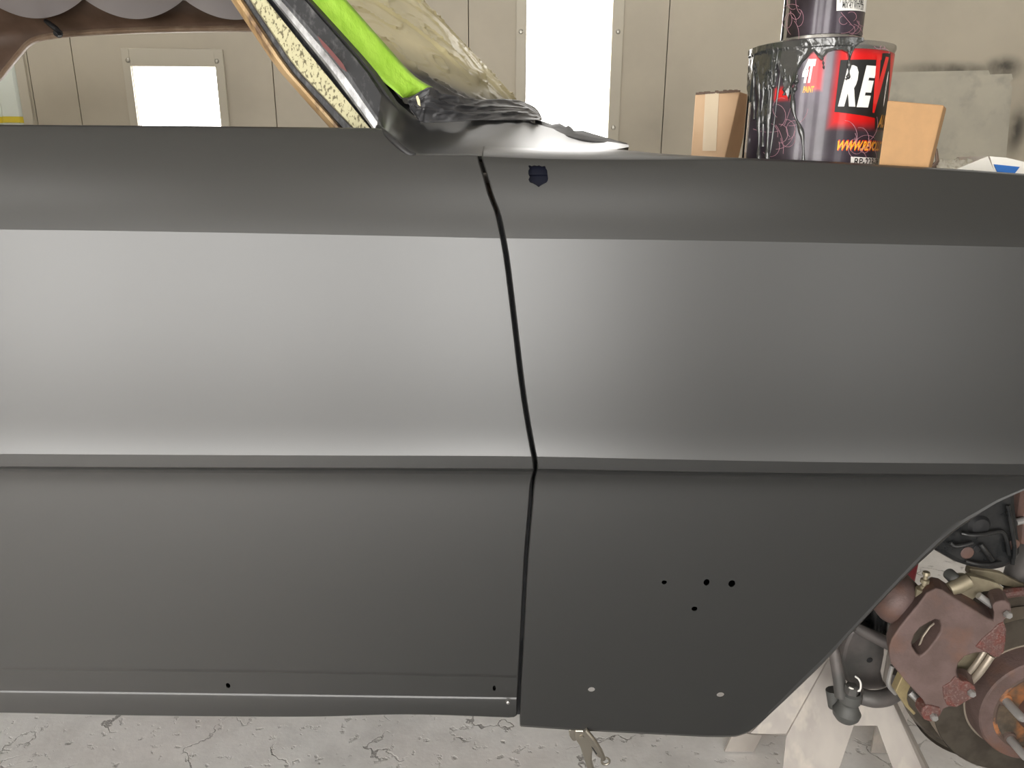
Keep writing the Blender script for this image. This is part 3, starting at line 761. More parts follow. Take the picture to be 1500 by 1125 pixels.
# ------------------------------------------------------------------ things behind the fender
PLZ = -.052
pl = MB().box((.12, yi-.005, z(PLZ-.024)), (1.0, FYW-.05, z(PLZ))); plank = tag(pl.build('plank', 'wood', None, smooth=0, bevel=.003), 'bare board laid across the open engine bay under the paint cans', 'board')
CB(MB().box((.02, yi-.004, z(-.12)), (1.60, yi+.006, z(PLZ-.026))), 'inner_fender_rail', 'dark', smooth=0)
CB(MB().box((.02, FYW-.06, z(-.12)), (1.60, FYW-.05, z(PLZ-.026))), 'inner_fender_rail', 'dark', smooth=0)
CX, CYY = .3615, .950; CR = .0825
_l, _r = P(1094, 150, .95), P(1302, 150, .95)
CX = (P(1094, 150, CYY).x + P(1301, 150, CYY).x)/2*1.0; 
# tangent rays of the can's two sides
def fitcan(pl, pr, cy):
    a0 = math.atan2(*(lambda v: (v.x, v.y))(P(*pl, 1))); a1 = math.atan2(*(lambda v: (v.x, v.y))(P(*pr, 1)))
    mid = (a0+a1)/2; D = cy/math.cos(mid); return D*math.sin(mid), cy, D*math.sin((a1-a0)/2)
CX, CYY, CR = fitcan((1094, 150), (1301, 150), .955)
ctop = P(1200, 58, CYY-CR).z; cbot = z(PLZ)
def canuv(px, py, C=None):                   # ray hit on the can's side -> (angle, z)
    cx, cy, r = C or (CX, CYY, CR)
    d = P(px, py, 1.0) - Vector((0, 0, H)); A = d.x**2+d.y**2; B = -2*(d.x*cx+d.y*cy); Cc = cx*cx+cy*cy-r*r
    disc = max(B*B-4*A*Cc, 0); t = (-B-math.sqrt(disc))/(2*A); p = d*t
    return math.atan2(p.x-cx, -(p.y-cy)), p.z+H
def canp(phi, zz, dr=0, C=None):
    cx, cy, r = C or (CX, CYY, CR); return Vector((cx+(r+dr)*math.sin(phi), cy-(r+dr)*math.cos(phi), zz))
def paint_can(C, zb, zt, label):
    cx, cy, r = C
    t = empty('paint_can', label, 'paint can', None, (cx, cy, zb)); off = Vector((-cx, -cy, -zb))
    def B(mb, name, m, parent=None, **kw):
        mb.v = [tuple(Vector(v)+off) for v in mb.v]; return mb.build(name, m, parent or t, **kw)
    h = zt-zb
    B(MB().lathe((cx, cy, zb), (0, 0, 1), [(0, .002), (r-.004, .002), (r-.002, 0), (r, .002), (r, .006), (r-.0012, .009), (r-.0012, h-.008), (r, h-.006), (r+.0012, h-.003), (r+.0008, h), (r-.002, h+.0008), (r-.006, h-.002), (r-.012, h-.006), (0, h-.006)], 72), 'can_body', 'tin', smooth=40)
    return t, B
def patch(C, pts_or_rect, dr, nphi=24, nz=6):  # curved patch on the can between two angles and two heights
    a0, a1, z0, z1 = pts_or_rect
    return MB().grid([[canp(a, zz, dr, C) for a in np.linspace(a0, a1, nphi)] for zz in np.linspace(z0, z1, nz)])
def poly_on_can(C, pix, dr, mb=None):        # polygon given by its corners, subdivided along the angle
    mb = mb or MB(); uv = [canuv(a, b, C) for a, b in pix]
    bm = bmesh.new(); vs = [bm.verts.new((u, v, 0)) for u, v in uv]; bm.faces.new(vs)
    bmesh.ops.triangulate(bm, faces=bm.faces[:])
    lo = min(u for u, v in uv); hi = max(u for u, v in uv); k = lo
    while k < hi:
        bmesh.ops.bisect_plane(bm, geom=bm.verts[:]+bm.edges[:]+bm.faces[:], plane_co=(k, 0, 0), plane_no=(1, 0, 0)); k += math.radians(4)
    bm.verts.index_update(); mb.add([canp(v.co.x, v.co.y, dr, C) for v in bm.verts], [tuple(q.index for q in f.verts) for f in bm.faces]); bm.free()
    return mb
def text_mesh(s, bold=.02, shear=0, space=1.0):
    cu = bpy.data.curves.new('t', 'FONT'); cu.body = s; cu.size = 1; cu.offset = bold; cu.shear = shear; cu.space_character = space; cu.resolution_u = 3
    o = bpy.data.objects.new('t', cu); COL.objects.link(o)
    me = bpy.data.meshes.new_from_object(o.evaluated_get(bpy.context.evaluated_depsgraph_get()))
    v = [tuple(q.co) for q in me.vertices]; f = [tuple(p.vertices) for p in me.polygons]
    bpy.data.objects.remove(o); bpy.data.meshes.remove(me)
    x0 = min(a[0] for a in v); x1 = max(a[0] for a in v); y0 = min(a[1] for a in v); y1 = max(a[1] for a in v)
    return [((a-x0)/(x1-x0), (b-y0)/(y1-y0)) for a, b, c in v], f
def text_on_can(C, s, a0, a1, z0, z1, dr, bold=.02, shear=0, tilt=0, space=1.0):
    v, f = text_mesh(s, bold, shear, space)
    bm = bmesh.new(); vs = [bm.verts.new((a0+(a1-a0)*a, z0+(z1-z0)*b+tilt*a, 0)) for a, b in v]
    for q in f:
        try: bm.faces.new([vs[i] for i in q])
        except ValueError: pass
    k = a0
    while k < a1:
        bmesh.ops.bisect_plane(bm, geom=bm.verts[:]+bm.edges[:]+bm.faces[:], plane_co=(k, 0, 0), plane_no=(1, 0, 0)); k += math.radians(5)
    bm.verts.index_update()
    mb = MB(); mb.add([canp(q.co.x, q.co.y, dr, C) for q in bm.verts], [tuple(w.index for w in fc.verts) for fc in bm.faces]); bm.free(); return mb
# printed label: black-violet ground with soft-edged red panels (position on the can via UV)
def label_mat(reds):
    m = M_['label'].copy(); m.name = 'can_label'; nt = m.node_tree; b = nt.nodes['Principled BSDF']
    src = b.inputs['Base Color'].links[0].from_socket
    uv = N(nt, 'ShaderNodeUVMap', uv_map='uv'); sep = N(nt, 'ShaderNodeSeparateXYZ'); nt.links.new(uv.outputs[0], sep.inputs[0])
    fac = None
    for (u0, u1, v0, v1, soft) in reds:
        def ax(sock, c, hw):
            a = N(nt, 'ShaderNodeMath', operation='SUBTRACT'); a.inputs[1].default_value = c; nt.links.new(sock, a.inputs[0])
            b2 = N(nt, 'ShaderNodeMath', operation='ABSOLUTE'); nt.links.new(a.outputs[0], b2.inputs[0])
            c2 = N(nt, 'ShaderNodeMath', operation='SUBTRACT'); c2.inputs[1].default_value = hw; nt.links.new(b2.outputs[0], c2.inputs[0]); return c2.outputs[0]
        dx = ax(sep.outputs[0], (u0+u1)/2, (u1-u0)/2); dy = ax(sep.outputs[1], (v0+v1)/2, (v1-v0)/2)
        mx = N(nt, 'ShaderNodeMath', operation='MAXIMUM'); nt.links.new(dx, mx.inputs[0]); nt.links.new(dy, mx.inputs[1])
        r = N(nt, 'ShaderNodeMapRange', interpolation_type='SMOOTHSTEP'); r.inputs[1].default_value = -soft*.35; r.inputs[2].default_value = soft; r.inputs[3].default_value = 1; r.inputs[4].default_value = 0
        nt.links.new(mx.outputs[0], r.inputs[0])
        if fac is None: fac = r.outputs[0]
        else:
            q = N(nt, 'ShaderNodeMath', operation='MAXIMUM'); nt.links.new(fac, q.inputs[0]); nt.links.new(r.outputs[0], q.inputs[1]); fac = q.outputs[0]
    mc = N(nt, 'ShaderNodeMix', data_type='RGBA'); mc.inputs[7].default_value = (.72, .012, .012, 1)
    nt.links.new(fac, mc.inputs[0]); nt.links.new(src, mc.inputs[6]); nt.links.new(mc.outputs[2], b.inputs['Base Color'])
    return m
C1 = (CX, CYY, CR)
can, B1 = paint_can(C1, cbot, ctop, 'large black and red paint can with grey paint run down its side, behind the fender')
# label in (angle*r, z) metres
def uvof(px, py): a, zz = canuv(px, py, C1); return a*CR, zz-cbot
ra, rb = uvof(1224, 177), uvof(1228, 78); rc = uvof(1285, 168)
la, lb = uvof(1150, 140), uvof(1200, 85)
M_['canlabel'] = label_mat([(ra[0]-.001, .25, ra[1]-.001, rb[1]+.001, .011), (la[0]+.028, lb[0], la[1]+.010, lb[1], .009), (la[0]-.012, la[0]+.004, la[1]-.002, la[1]+.006, .006)])
hh = ctop-cbot
seamphi = canuv(1101, 150, C1)[0]
rows = []; uvs = []
for zz in np.linspace(cbot+.010, ctop-.0085, 12):
    rows.append([canp(a, zz, .0002, C1) for a in np.linspace(seamphi, seamphi+math.radians(345), 120)])
lab = B1(MB().grid(rows), 'label', 'canlabel', smooth=40)
uvl = lab.data.uv_layers.new(name='uv')
for lp in lab.data.loops:
    co = lab.data.vertices[lp.vertex_index].co; a = math.atan2(co.x, -co.y)
    if a < seamphi-1e-4: a += 2*math.pi
    uvl.data[lp.index].uv = (a*CR, co.z)
# black box, letters
def rect_px(q, dr, m, nm='label_print', **kw): return B1(poly_on_can(C1, q, dr), nm, m, lab, smooth=40, **kw)
rect_px([(1231, 88), (1291, 88), (1292, 78), (1304, 78), (1301, 192), (1281, 190), (1281, 173), (1222, 164)], .0005, 'black')
def letters(s, q0, q1, dr, m, **kw):          # q0 = lower left, q1 = upper right (pixels)
    (a0, z0), (a1, z1) = canuv(*q0, C1), canuv(*q1, C1)
    return B1(text_on_can(C1, s, a0, a1, z0, z1, dr, **kw), 'label_print', m, lab, smooth=0)
letters('R', (1227, 156), (1260, 96), .0009, 'labelwhite', bold=.075, shear=.25)
letters('E', (1254, 157), (1284, 97), .0009, 'labelwhite', bold=.075, shear=.25)
letters('V', (1272, 165), (1301, 84), .0010, 'labelred', bold=.07, shear=.2)
letters('O', (1292, 157), (1301, 104), .0009, 'labelwhite', bold=.07, shear=.2)
letters('WWW.REVOLUT', (1225.5, 220), (1291, 208), .0006, 'labelyellow', bold=.03, shear=.35, space=.95)
letters('WWW.REVOLUT', (1226, 221), (1291.5, 206.5), .0004, 'labelred', bold=.06, shear=.35, space=.95)
letters('AUTO', (1284, 187), (1300, 170), .0009, 'labelyellow', bold=.05, shear=.3)
letters('4T', (1174, 122), (1196, 86), .0009, 'labelwhite', bold=.08, shear=.2)
letters('PAINT', (1176, 136), (1193, 126), .0009, 'labelyellow', bold=.03, shear=.2)
rect_px([(1246, 229.5), (1297, 233), (1296, 250), (1245, 247)], .0006, 'labelwhite', 'tag_sticker', label='white part-number sticker')
letters('RP-223-28', (1250, 242), (1286, 232), .0010, 'black', bold=.012)
# scribbled hairlines printed on the label
random.seed(11)
def scribble(C, B, parent, cx_, cy_, rx, ry, n, seed):
    rnd = random.Random(seed); mb = MB()
    for _ in range(n):
        a0 = rnd.uniform(0, 6.28); pts = []; px, py = cx_+rnd.uniform(-rx, rx)*.7, cy_+rnd.uniform(-ry, ry)*.7; curv = rnd.uniform(-.5, .5)
        for k in range(9):
            u, zz = canuv(px, py, C); pts.append(canp(u, zz, .0006, C)); px += math.cos(a0)*rx*.22; py += math.sin(a0)*ry*.22; a0 += curv
        mb.tube(pts, .00022, 4)
    B(mb, 'label_print', 'scratch', parent, smooth=0)
scribble(C1, B1, lab, 1262, 205, 18, 25, 12, 4); scribble(C1, B1, lab, 1150, 190, 22, 26, 14, 5); scribble(C1, B1, lab, 1290, 72, 10, 6, 4, 6)
# wet paint: sheet over the rim with a ragged lower edge, then runs
bpx = [(1098, 110), (1101, 150), (1104, 118), (1108, 96), (1112, 120), (1116, 190), (1120, 128), (1124, 180), (1128, 200), (1133, 92), (1140, 90), (1146, 112), (1150, 130), (1156, 150), (1160, 128), (1166, 118), (1170, 104), (1176, 92), (1184, 84), (1192, 76), (1197, 84), (1203, 90), (1207, 84), (1213, 77), (1222, 74), (1232, 74), (1240, 78), (1243, 92), (1246, 80), (1251, 70), (1257, 64), (1262, 62.5)]
bl = [canuv(a, b, C1) for a, b in bpx]; au = [q[0] for q in bl]; au, bz = zip(*sorted(bl))
rows = []; phis = np.linspace(au[0], au[-1], 220)
for j in range(26):
    v = j/25.; r = []
    for a in phis:
        zl = float(np.interp(a, au, bz)); zz = ctop+.002 + (zl-ctop-.002)*v
        d = (ctop-zz)
        th = .0016 + .0018*max(0, mnoise.noise(Vector((a*7, zz*60, 0)))) + .0016*max(0, v-.75)/.25
        if v > .97: th = .0003
        dr = th + (.0012 if zz > ctop-.006 else 0)
        r.append(canp(a, zz, dr, C1))
    rows.append(r)
rows = [[canp(a, ctop+.003, -.006, C1) for a in phis], [canp(a, ctop+.0035, -.001, C1) for a in phis]] + rows
B1(MB().grid(rows), 'paint_spill', 'grypaint', smooth=60, label='wet dark grey paint over the rim')
dr_ = MB()
for pts, w0 in (([(1100, 80), (1099, 110), (1099, 150)], .0022), ([(1107, 80), (1105, 130), (1106, 175)], .0028), ([(1112, 90), (1113, 150), (1112, 236)], .0034), ([(1119, 100), (1119, 150), (1118, 215)], .0030),
               ([(1126, 100), (1127, 150), (1124, 236)], .0036), ([(1135, 85), (1137, 110), (1134, 126), (1127, 131)], .0030), ([(1146, 75), (1144, 105), (1138, 150), (1132, 200), (1126, 240)], .0014), ([(1150, 100), (1151, 125), (1149, 140)], .0030),
               ([(1157, 110), (1161, 140), (1163, 165), (1171, 185), (1176, 205), (1177, 244)], .0030), ([(1168, 110), (1166, 125), (1162, 140)], .0028), ([(1205, 85), (1206, 94), (1207, 102)], .0012), ([(1243, 75), (1243.5, 95), (1242, 112), (1238, 117)], .0026),
               ([(1118, 128), (1126, 130), (1136, 126)], .0028), ([(1131, 92), (1129, 110), (1131, 128)], .0026)):
    w = bez([Vector((a, b, 0)) for a, b in pts], 22); line = []
    for q in w:
        a, zz = canuv(q.x, q.y, C1); line.append(canp(a, zz, .0006, C1))
    n = len(line); rad = [w0*(.75+.35*math.sin(i*.8+w0*900))*(1 if i > 0 else .6) for i in range(n)]; rad[-1] *= .8
    dr_.tube(line, rad, 8)
B1(dr_, 'paint_run', 'grypaint', smooth=60)
# upper can
C2 = fitcan((1146, 28), (1266, 28), .955); zt2 = ctop + .115
C2 = (C2[0], C2[1], C2[2])
can2, B2 = paint_can(C2, ctop+.0035, zt2, 'smaller black paint can standing on the large paint can')
s2 = canuv(1155, 28, C2)[0]
lab2 = B2(MB().grid([[canp(a, zz, .0002, C2) for a in np.linspace(s2, s2+math.radians(340), 90)] for zz in np.linspace(ctop+.012, zt2-.009, 8)]), 'label', 'label', smooth=40)
B2(poly_on_can(C2, [(1226, -22), (1269, -24), (1269, 19), (1225, 16)], .0006), 'sticker', 'labelwhite', lab2, smooth=40, label='white instruction sticker')
def letters2(s, q0, q1, m, **kw):
    (a0, z0), (a1, z1) = canuv(*q0, C2), canuv(*q1, C2); B2(text_on_can(C2, s, a0, a1, z0, z1, .001, **kw), 'label_print', m, lab2, smooth=0)
letters2('MIX 4:1 WITH 278', (1233, 12), (1264, 6.5), 'black', bold=.015)
letters2('IT IS A TWO PART PRIMER', (1229, 4.5), (1264, -.5), 'black', bold=.015)
letters2('SEE DATA SHEET', (1229, -3), (1262, -8), 'black', bold=.015)
scribble(C2, B2, lab2, 1248, 38, 14, 14, 9, 8); scribble(C2, B2, lab2, 1168, 25, 14, 24, 9, 9)
# fold the spill's collar round the foot of the upper can
B2(MB().lathe((C2[0], C2[1], ctop+.002), (0, 0, 1), [(C2[2]+.010, -.0006), (C2[2]+.006, .0012), (C2[2]+.0012, .0022), (C2[2]-.001, .0022)], 50), 'paint_collar', 'grypaint', smooth=60)
# cardboard boxes
def boxthing(front, y, depth, m, label, name='cardboard_box', extra=None, zbot=None, tilt=0, back=.64):
    f = [P(a, b, y + (tilt*(i in (0, 1)))) for i, (a, b) in enumerate(front)]       # tl, tr, br, bl
    for k, t_ in ((2, 1), (3, 0)):                                 # run the sides down to the board
        u = (zbot - f[t_].z)/(f[k].z-f[t_].z); f[k] = f[t_] + (f[k]-f[t_])*u
    c = sum(f, Vector())/4
    t = empty(name, label, 'box', None, (c.x, c.y, zbot))
    off = Vector((-c.x, -c.y, -zbot))
    mb = MB().hexa([Vector(p)+off for p in f] + [Vector(p)+Vector((depth*back, depth, 0))+off for p in f])
    mb.build('carton', m, t, smooth=0, bevel=.0015)
    return t, f, off
bx1, f1, o1 = boxthing([(1300, 147), (1383, 154), (1360, 247), (1287, 243)], .858, .036, 'kraft', 'plain brown kraft box in front of the large paint can, at its right', zbot=z(PLZ))
bx2, f2, o2 = boxthing([(1018, 138), (1084, 134), (1063, 226), (1012, 226)], 1.10, .06, 'kraft2', 'tan taped carton standing left of the large paint can', zbot=z(PLZ), back=.62)
# its tilted side face, wrinkled clear tape and torn top edge
tpm = MB().grid([[P(a + (b-138)*(-.05), b, 1.0985 - .002*abs(mnoise.noise(Vector((a*.3, b*.12, 0))))) + o2 for a in (1033, 1038, 1043, 1048, 1053)] for b in range(136, 226, 5)]); tpm.build('packing_tape', 'clear', bx2, smooth=60, label='creased clear tape')
tt_ = MB(); rnd = random.Random(3)
for a in range(1020, 1084, 4): 
    tt_.box(P(a, 138.5-(a-1018)*.06, 1.0975)+o2, P(a+3.6, 136.5-(a-1018)*.06-rnd.random()*2.2, 1.101)+o2)
tt_.build('torn_edge', 'brown', bx2, smooth=0)
# corrugated end seen behind the kraft box, foil scrap and white carton with blue print
yb_ = .905
cg = MB()
for k in range(5): cg.tube([P(1363+k*1.6, 246, yb_+.006*k), P(1372+k*.7, 236, yb_+.006*k), P(1371+k*.2, 222-k, yb_+.006*k), P(1367+k, 214+k*2, yb_+.006*k)], .0011, 6)
o = cg.build('torn_cardboard', 'brown', None, smooth=50); tag(o, 'curled torn strips of corrugated cardboard behind the brown kraft box', 'cardboard')
fo = MB().grid([[P(a, b + 2.2*mnoise.noise(Vector((a*.11, b*.2, 3))), .93+.02*((240-b)/10.)) + Vector((0, 0, .004*mnoise.noise(Vector((a*.2, b*.3, 1))))) for a in range(1372, 1428, 3)] for b in (250, 246, 243, 240, 237, 234)])
tag(fo.build('foil_scrap', 'silverlid', None, smooth=30, solid=.0008), 'crumpled silver foil scrap behind the right fender edge', 'foil')
wc = empty('white_carton', 'open white cardboard carton with blue printing, right of the brown kraft box', 'carton', None, P(1440, 262, .93)); ow = -P(1440, 262, .93)
q = [P(1396, 250, .90), P(1447, 229, .925), P(1461, 262, .925), P(1400, 262, .90)]
MB().prism([p+ow for p in q], (0, .002, 0)).build('flap', 'white', wc, smooth=0)
q = [P(1450, 229, .93), P(1474, 231, .93), P(1500, 237, .93), (P(1560, 240, .93)), P(1560, 275, .93), P(1461, 270, .93)]
MB().prism([p+ow for p in q], (0, .07, 0)).build('side', 'white', wc, smooth=0)
q = [P(1456, 240.5, .9285), P(1494, 244.5, .9285), P(1485, 256, .9285), P(1461, 252, .9285)]
MB().prism([p+ow for p in q], (0, .0008, 0)).build('print', 'blue', wc, smooth=0, label='blue printed block')
# grey sheets taped on the back wall
def sheet(pix, y, label):
    pts = [P(a, b, y) for a, b in pix]; o = MB().prism(pts, (0, .003, 0)).build('masking_sheet', 'sheet', None, smooth=0); tag(o, label, 'paper sheet')
sheet([(1290, 106), (1448, 103), (1450, 108), (1452, 120), (1446, 250), (1290, 250)], WY-.012, 'grey masking sheet on the back wall, upper one behind the paint cans')
sheet([(1300, 114), (1482, 108), (1484, 116), (1479, 120), (1483, 128), (1472, 250), (1300, 250)], WY-.018, 'wider grey masking sheet on the back wall, overlapping the other')
# paper-thin shelf under them is hidden by the fender

# ------------------------------------------------------------------ front suspension and brake
RX, RZ, RYO = .785, z(-.769), .960
def disc(prof, name, m, parent=None, n=72, **kw): return CB(MB().lathe((RX, 0, RZ), (0, 1, 0), prof, n), name, m, parent, **kw)
rot = disc([(.088, .948), (.138, .948), (.1385, .950), (.1385, .957), (.132, .957), (.132, .965), (.1385, .965), (.1385, .975), (.088, .975)], 'brake_rotor', 'rotor', smooth=30)
disc([(.1389, .9475), (.1389, .9755)], 'rotor_edge', 'rotoredge', rot)
disc([(.0935, .9476), (.0935, .9466), (.0905, .9466), (.0905, .949)], 'rotor_step', 'rotoredge', rot)
hat = disc([(.091, .948), (.090, .932), (.088, .917), (.086, .9145), (.070, .913), (.069, .916), (.034, .916), (.033, .90), (.031, .885), (.027, .882), (0, .882)], 'rotor_hat', 'rust', rot, smooth=30)
disc([(.070, .9128), (.067, .9120), (.064, .9128)], 'rust_ring', 'orange', rot)
disc([(.0640, .9156), (.0640, .9150), (.034, .9150), (.034, .9156)], 'hub_face', 'grease', rot)
for k in range(5):
    a = math.radians(160 + 72*k); q = Vector((RX+.060*math.cos(a), .915, RZ+.060*math.sin(a)))
    CB(MB().tube([q, q+Vector((0, -.038, 0)), q+Vector((0, -.042, 0))], [.0062, .0062, .004], 14), 'wheel_stud', 'pin', rot, smooth=40)
    CB(MB().lathe(q, (0, -1, 0), [(.006, .004), (.0095, .003), (.011, 0)], 16), 'stud_seat', 'orange', rot)
disc([(.03, .995), (.155, .995), (.158, .990), (.158, .997), (.03, 1.0)], 'dust_shield', 'rotor', smooth=30)
# caliper: rusty casting, outline pushed back over the rotor
cal = [(1357, 869), (1370, 862), (1380, 864), (1400, 877), (1430, 895), (1447, 906), (1455, 909), (1456, 897), (1453, 888), (1458, 882), (1466, 880), (1473, 880), (1480, 885), (1482, 894), (1479, 903), (1472, 908), (1470, 914), (1474, 922), (1473, 940), (1470, 955), (1464, 962), (1456, 962), (1448, 957), (1440, 956), (1428, 957), (1413, 962), (1404, 972), (1401, 984), (1403, 994), (1409, 999), (1420, 1000), (1428, 1006), (1430, 1014), (1427, 1022), (1420, 1026), (1411, 1031), (1402, 1037), (1390, 1036), (1383, 1039), (1379, 1046), (1373, 1054), (1364, 1057), (1354, 1055), (1349, 1047), (1351, 1038), (1356, 1034), (1352, 1026), (1327, 999), (1305, 972), (1302, 960), (1302, 947), (1306, 936), (1318, 918), (1330, 903), (1345, 885)]
slot = [(1363, 911), (1370, 908), (1376, 909), (1379, 917), (1378, 925), (1370, 938), (1361, 950), (1354, 957), (1348, 961), (1343, 957), (1337, 948), (1336, 942), (1340, 930), (1348, 920)]
YC = .895
def PQ(a, b, off=0):                         # point on the caliper's face plane (turned slightly to the left and up)
    n_ = Vector((-.12, -1, .10)).normalized(); c0 = P(1400, 960, YC+off); d = P(a, b, 1)-Vector((0, 0, H)); o0 = Vector((0, 0, H))
    return o0 + d*((c0-o0).dot(n_)/d.dot(n_))
calo = CB(MB().prism([PQ(a, b) for a, b in cal], (.012, .032, 0)), 'brake_caliper', ['rust'], smooth=0)
mbc = MB().prism([PQ(a, b)+Vector((0, -.05, 0)) for a, b in slot], (0, .12, 0)); cutter = mbc.build('cutter', 'dark', smooth=0)
cut(calo, [cutter])
bv = calo.modifiers.new('edge', 'BEVEL'); bv.width = .0022; bv.segments = 3; bv.limit_method = 'ANGLE'; bv.angle_limit = math.radians(50)
calo['label'] = 'rust-brown brake caliper'
# pitted red lugs raised on the casting
def blob(pix, y, th, name, m, parent, bev=.002, label=None):
    o = CB(MB().prism([PQ(a, b, y-YC) if parent is calo and y < .92 else P(a, b, y) for a, b in pix], (0, th, 0)), name, m, parent, smooth=0, bevel=bev, label=label); return o
def loc(o): return o
blob([(1429, 948), (1440, 935), (1452, 925), (1462, 915), (1471, 911), (1475, 922), (1474, 940), (1471, 956), (1464, 963), (1456, 963), (1447, 957)], YC-.0015, .02, 'caliper_lug', 'rustred', calo)
blob([(1381, 1006), (1392, 1000), (1400, 990), (1409, 998), (1420, 999), (1429, 1006), (1431, 1015), (1427, 1022), (1411, 1031), (1402, 1037), (1388, 1034), (1383, 1024)], YC-.0015, .02, 'caliper_lug', 'rustred', calo)
blob([(1350, 1046), (1352, 1037), (1360, 1033), (1370, 1035), (1379, 1038), (1378, 1047), (1373, 1054), (1364, 1058), (1354, 1055)], YC-.002, .02, 'caliper_lug', 'rustred', calo)
for (a, b) in ((1475, 899), (1367, 1049), (1422, 1014)):
    CB(MB().lathe(PQ(a, b, -.0015), (0, -1, 0), [(0, .006), (.0045, .006), (.0052, .0045), (.0056, 0)], 6), 'bolt', 'pin', calo, smooth=0)
# inside the slot: piston and pad back; bulge of the cylinder behind
CB(MB().lathe(P(1360, 932, .925), (0, 1, 0), [(0, 0), (.028, 0), (.030, .003), (.030, .02)], 32), 'piston', 'rotor', calo, smooth=40)
CB(MB().tube([P(1344, 952, .918), P(1352, 932, .915), P(1362, 918, .917), (P(1371, 911, .92))], .0014, 8), 'piston_ring', 'rotoredge', calo)
CB(MB().lathe(P(1331, 897, .925), (0, 1, 0), [(0, .0), (.018, .002), (.030, .010), (.036, .025), (.036, .07)], 36), 'piston_housing', 'rust', calo, smooth=40)
bs = P(1352, 866, .93)
CB(MB().lathe(bs, (0, 0, 1), [(.010, -.01), (.010, .004), (.005, .005), (.005, .009), (.0035, .010), (.0035, .013), (.006, .014), (.006, .019), (.003, .020), (.003, .026), (.0055, .027), (.0045, .031), (0, .031)], 10), 'bleeder_screw', 'bracket', calo, smooth=30)
# pad seen in the notch
pdm = MB(); ar = [P(1421, 999, .915), P(1432, 988, .912), P(1442, 975, .910), P(1452, 960, .910)]
pdm.tube(bez(ar, 14), .0055, 10); pdm.tube(bez([p+Vector((-.008, .004, .004)) for p in ar], 14), .004, 8)
CB(pdm, 'brake_pad', 'rotoredge', calo, smooth=50)
blob([(1398, 962), (1432, 950), (1456, 962), (1438, 985), (1420, 1003), (1400, 1000)], .928, .010, 'pad_plate', 'bracket', calo)
# upper bracket with bolt, boot and pin
br = CB(MB().prism([P(a, b, .93) for a, b in [(1399, 876), (1414, 889), (1422, 883), (1432, 872), (1441, 867), (1455, 866), (1470, 867), (1470, 861), (1462, 855), (1447, 850), (1432, 846), (1420, 844), (1423, 851), (1416, 862)]], (0, .012, 0)), 'caliper_bracket', 'bracket', smooth=0, bevel=.0015)
CB(MB().tube([P(1391, 863, .922), P(1404, 858, .922), P(1420, 850, .922)], [.009, .0105, .010], 16), 'bolt', 'bracket', br, smooth=40)
CB(MB().lathe(P(1396, 846, .935), (0, -1, 0), [(0, .012), (.006, .010), (.0085, .004), (.0085, -.01)], 18), 'boot', 'boot', br, smooth=60)
CB(MB().tube([P(1397, 846, .935), P(1408, 846, .94), P(1422, 850, .95)], [.006, .007, .007], 10), 'bolt', 'bracket', br, smooth=60)
CB(MB().tube([P(1433, 872, .918), P(1458, 890, .912)], .0050, 12), 'guide_pin', 'pin', br)
CB(MB().tube([P(1440, 889, .93), P(1460, 906, .93)], [.008, .006], 10), 'guide_sleeve', 'rust', br)
blob([(1421, 833), (1446, 836), (1470, 841), (1482, 848), (1500, 856), (1530, 862), (1530, 872), (1500, 864), (1470, 858), (1440, 850), (1419, 842)], .975, .012, 'caliper_bracket', 'bracket', None)
# lower clip and pin
lb_ = CB(MB().prism([P(a, b, .925) for a, b in [(1312, 1013), (1322, 990), (1337, 1000), (1334, 1006), (1330, 1014), (1329, 1024), (1332, 1034), (1342, 1045), (1339, 1048), (1327, 1036)]], (0, .014, 0)), 'caliper_clip', 'clip', smooth=0, bevel=.0012, label='brass-coloured clip')
CB(MB().tube([P(1333, 1014, .928), P(1354, 1034, .915)], .0052, 12), 'guide_pin', 'pin', lb_)
CB(MB().tube([P(1352, 1020, .93), P(1364, 1033, .93)], .004, 10), 'guide_sleeve', 'pin', lb_)
CB(MB().tube(bez([P(1307, 975, .94), P(1303, 990, .94), P(1302, 1004, .94), P(1312, 1016, .94)], 14), .0032, 8), 'caliper_spring', 'pin')
# rust-coloured shield rim above the rotor, right
CB(MB().tube(bez([P(1443, 880, .955), P(1462, 873, .955), P(1482, 868, .955), P(1510, 866, .955), P(1540, 868, .955)], 14), [.007]*14, 8), 'shield_rim', 'rustred')
CB(MB().lathe((RX-.03, 0, RZ+.02), (0, 1, 0), [(.08, .978), (.142, .978), (.146, .984), (.08, .984)], 60), 'rotor_backing', 'rotor', smooth=30)
CB(MB().tube([P(1520, 800, 1.0), P(1496, 838, 1.0), P(1476, 862, 1.0)], [.03, .022, .012], 18), 'brake_hose_fitting', 'greypart', smooth=60)
# upper control arm: black stamping
arm = [(1374, 810), (1366, 800), (1378, 780), (1400, 750), (1430, 725), (1460, 722), (1488, 715), (1489, 735), (1493, 770), (1497, 800), (1497, 817), (1487, 826), (1471, 834), (1456, 837), (1440, 836), (1420, 832), (1402, 826), (1388, 818)]
aro = CB(MB().prism([P(a, b, .95) for a, b in arm], (0, .05, 0)), 'upper_control_arm', 'blackpart', smooth=0, bevel=.008)
CB(MB().tube(bez([P(1408, 781, .945), P(1422, 784, .941), P(1440, 783, .941), P(1455, 780, .943), P(1468, 779, .945), P(1474, 790, .945), P(1478, 812, .945)], 30), .0032, 8), 'pressed_rib', 'blackpart', aro, smooth=60)
CB(MB().tube(bez([P(1392, 795, .945), P(1398, 800, .943), P(1410, 799, .942), P(1424, 795, .943)], 16), .0034, 8), 'pressed_rib', 'blackpart', aro, smooth=60)
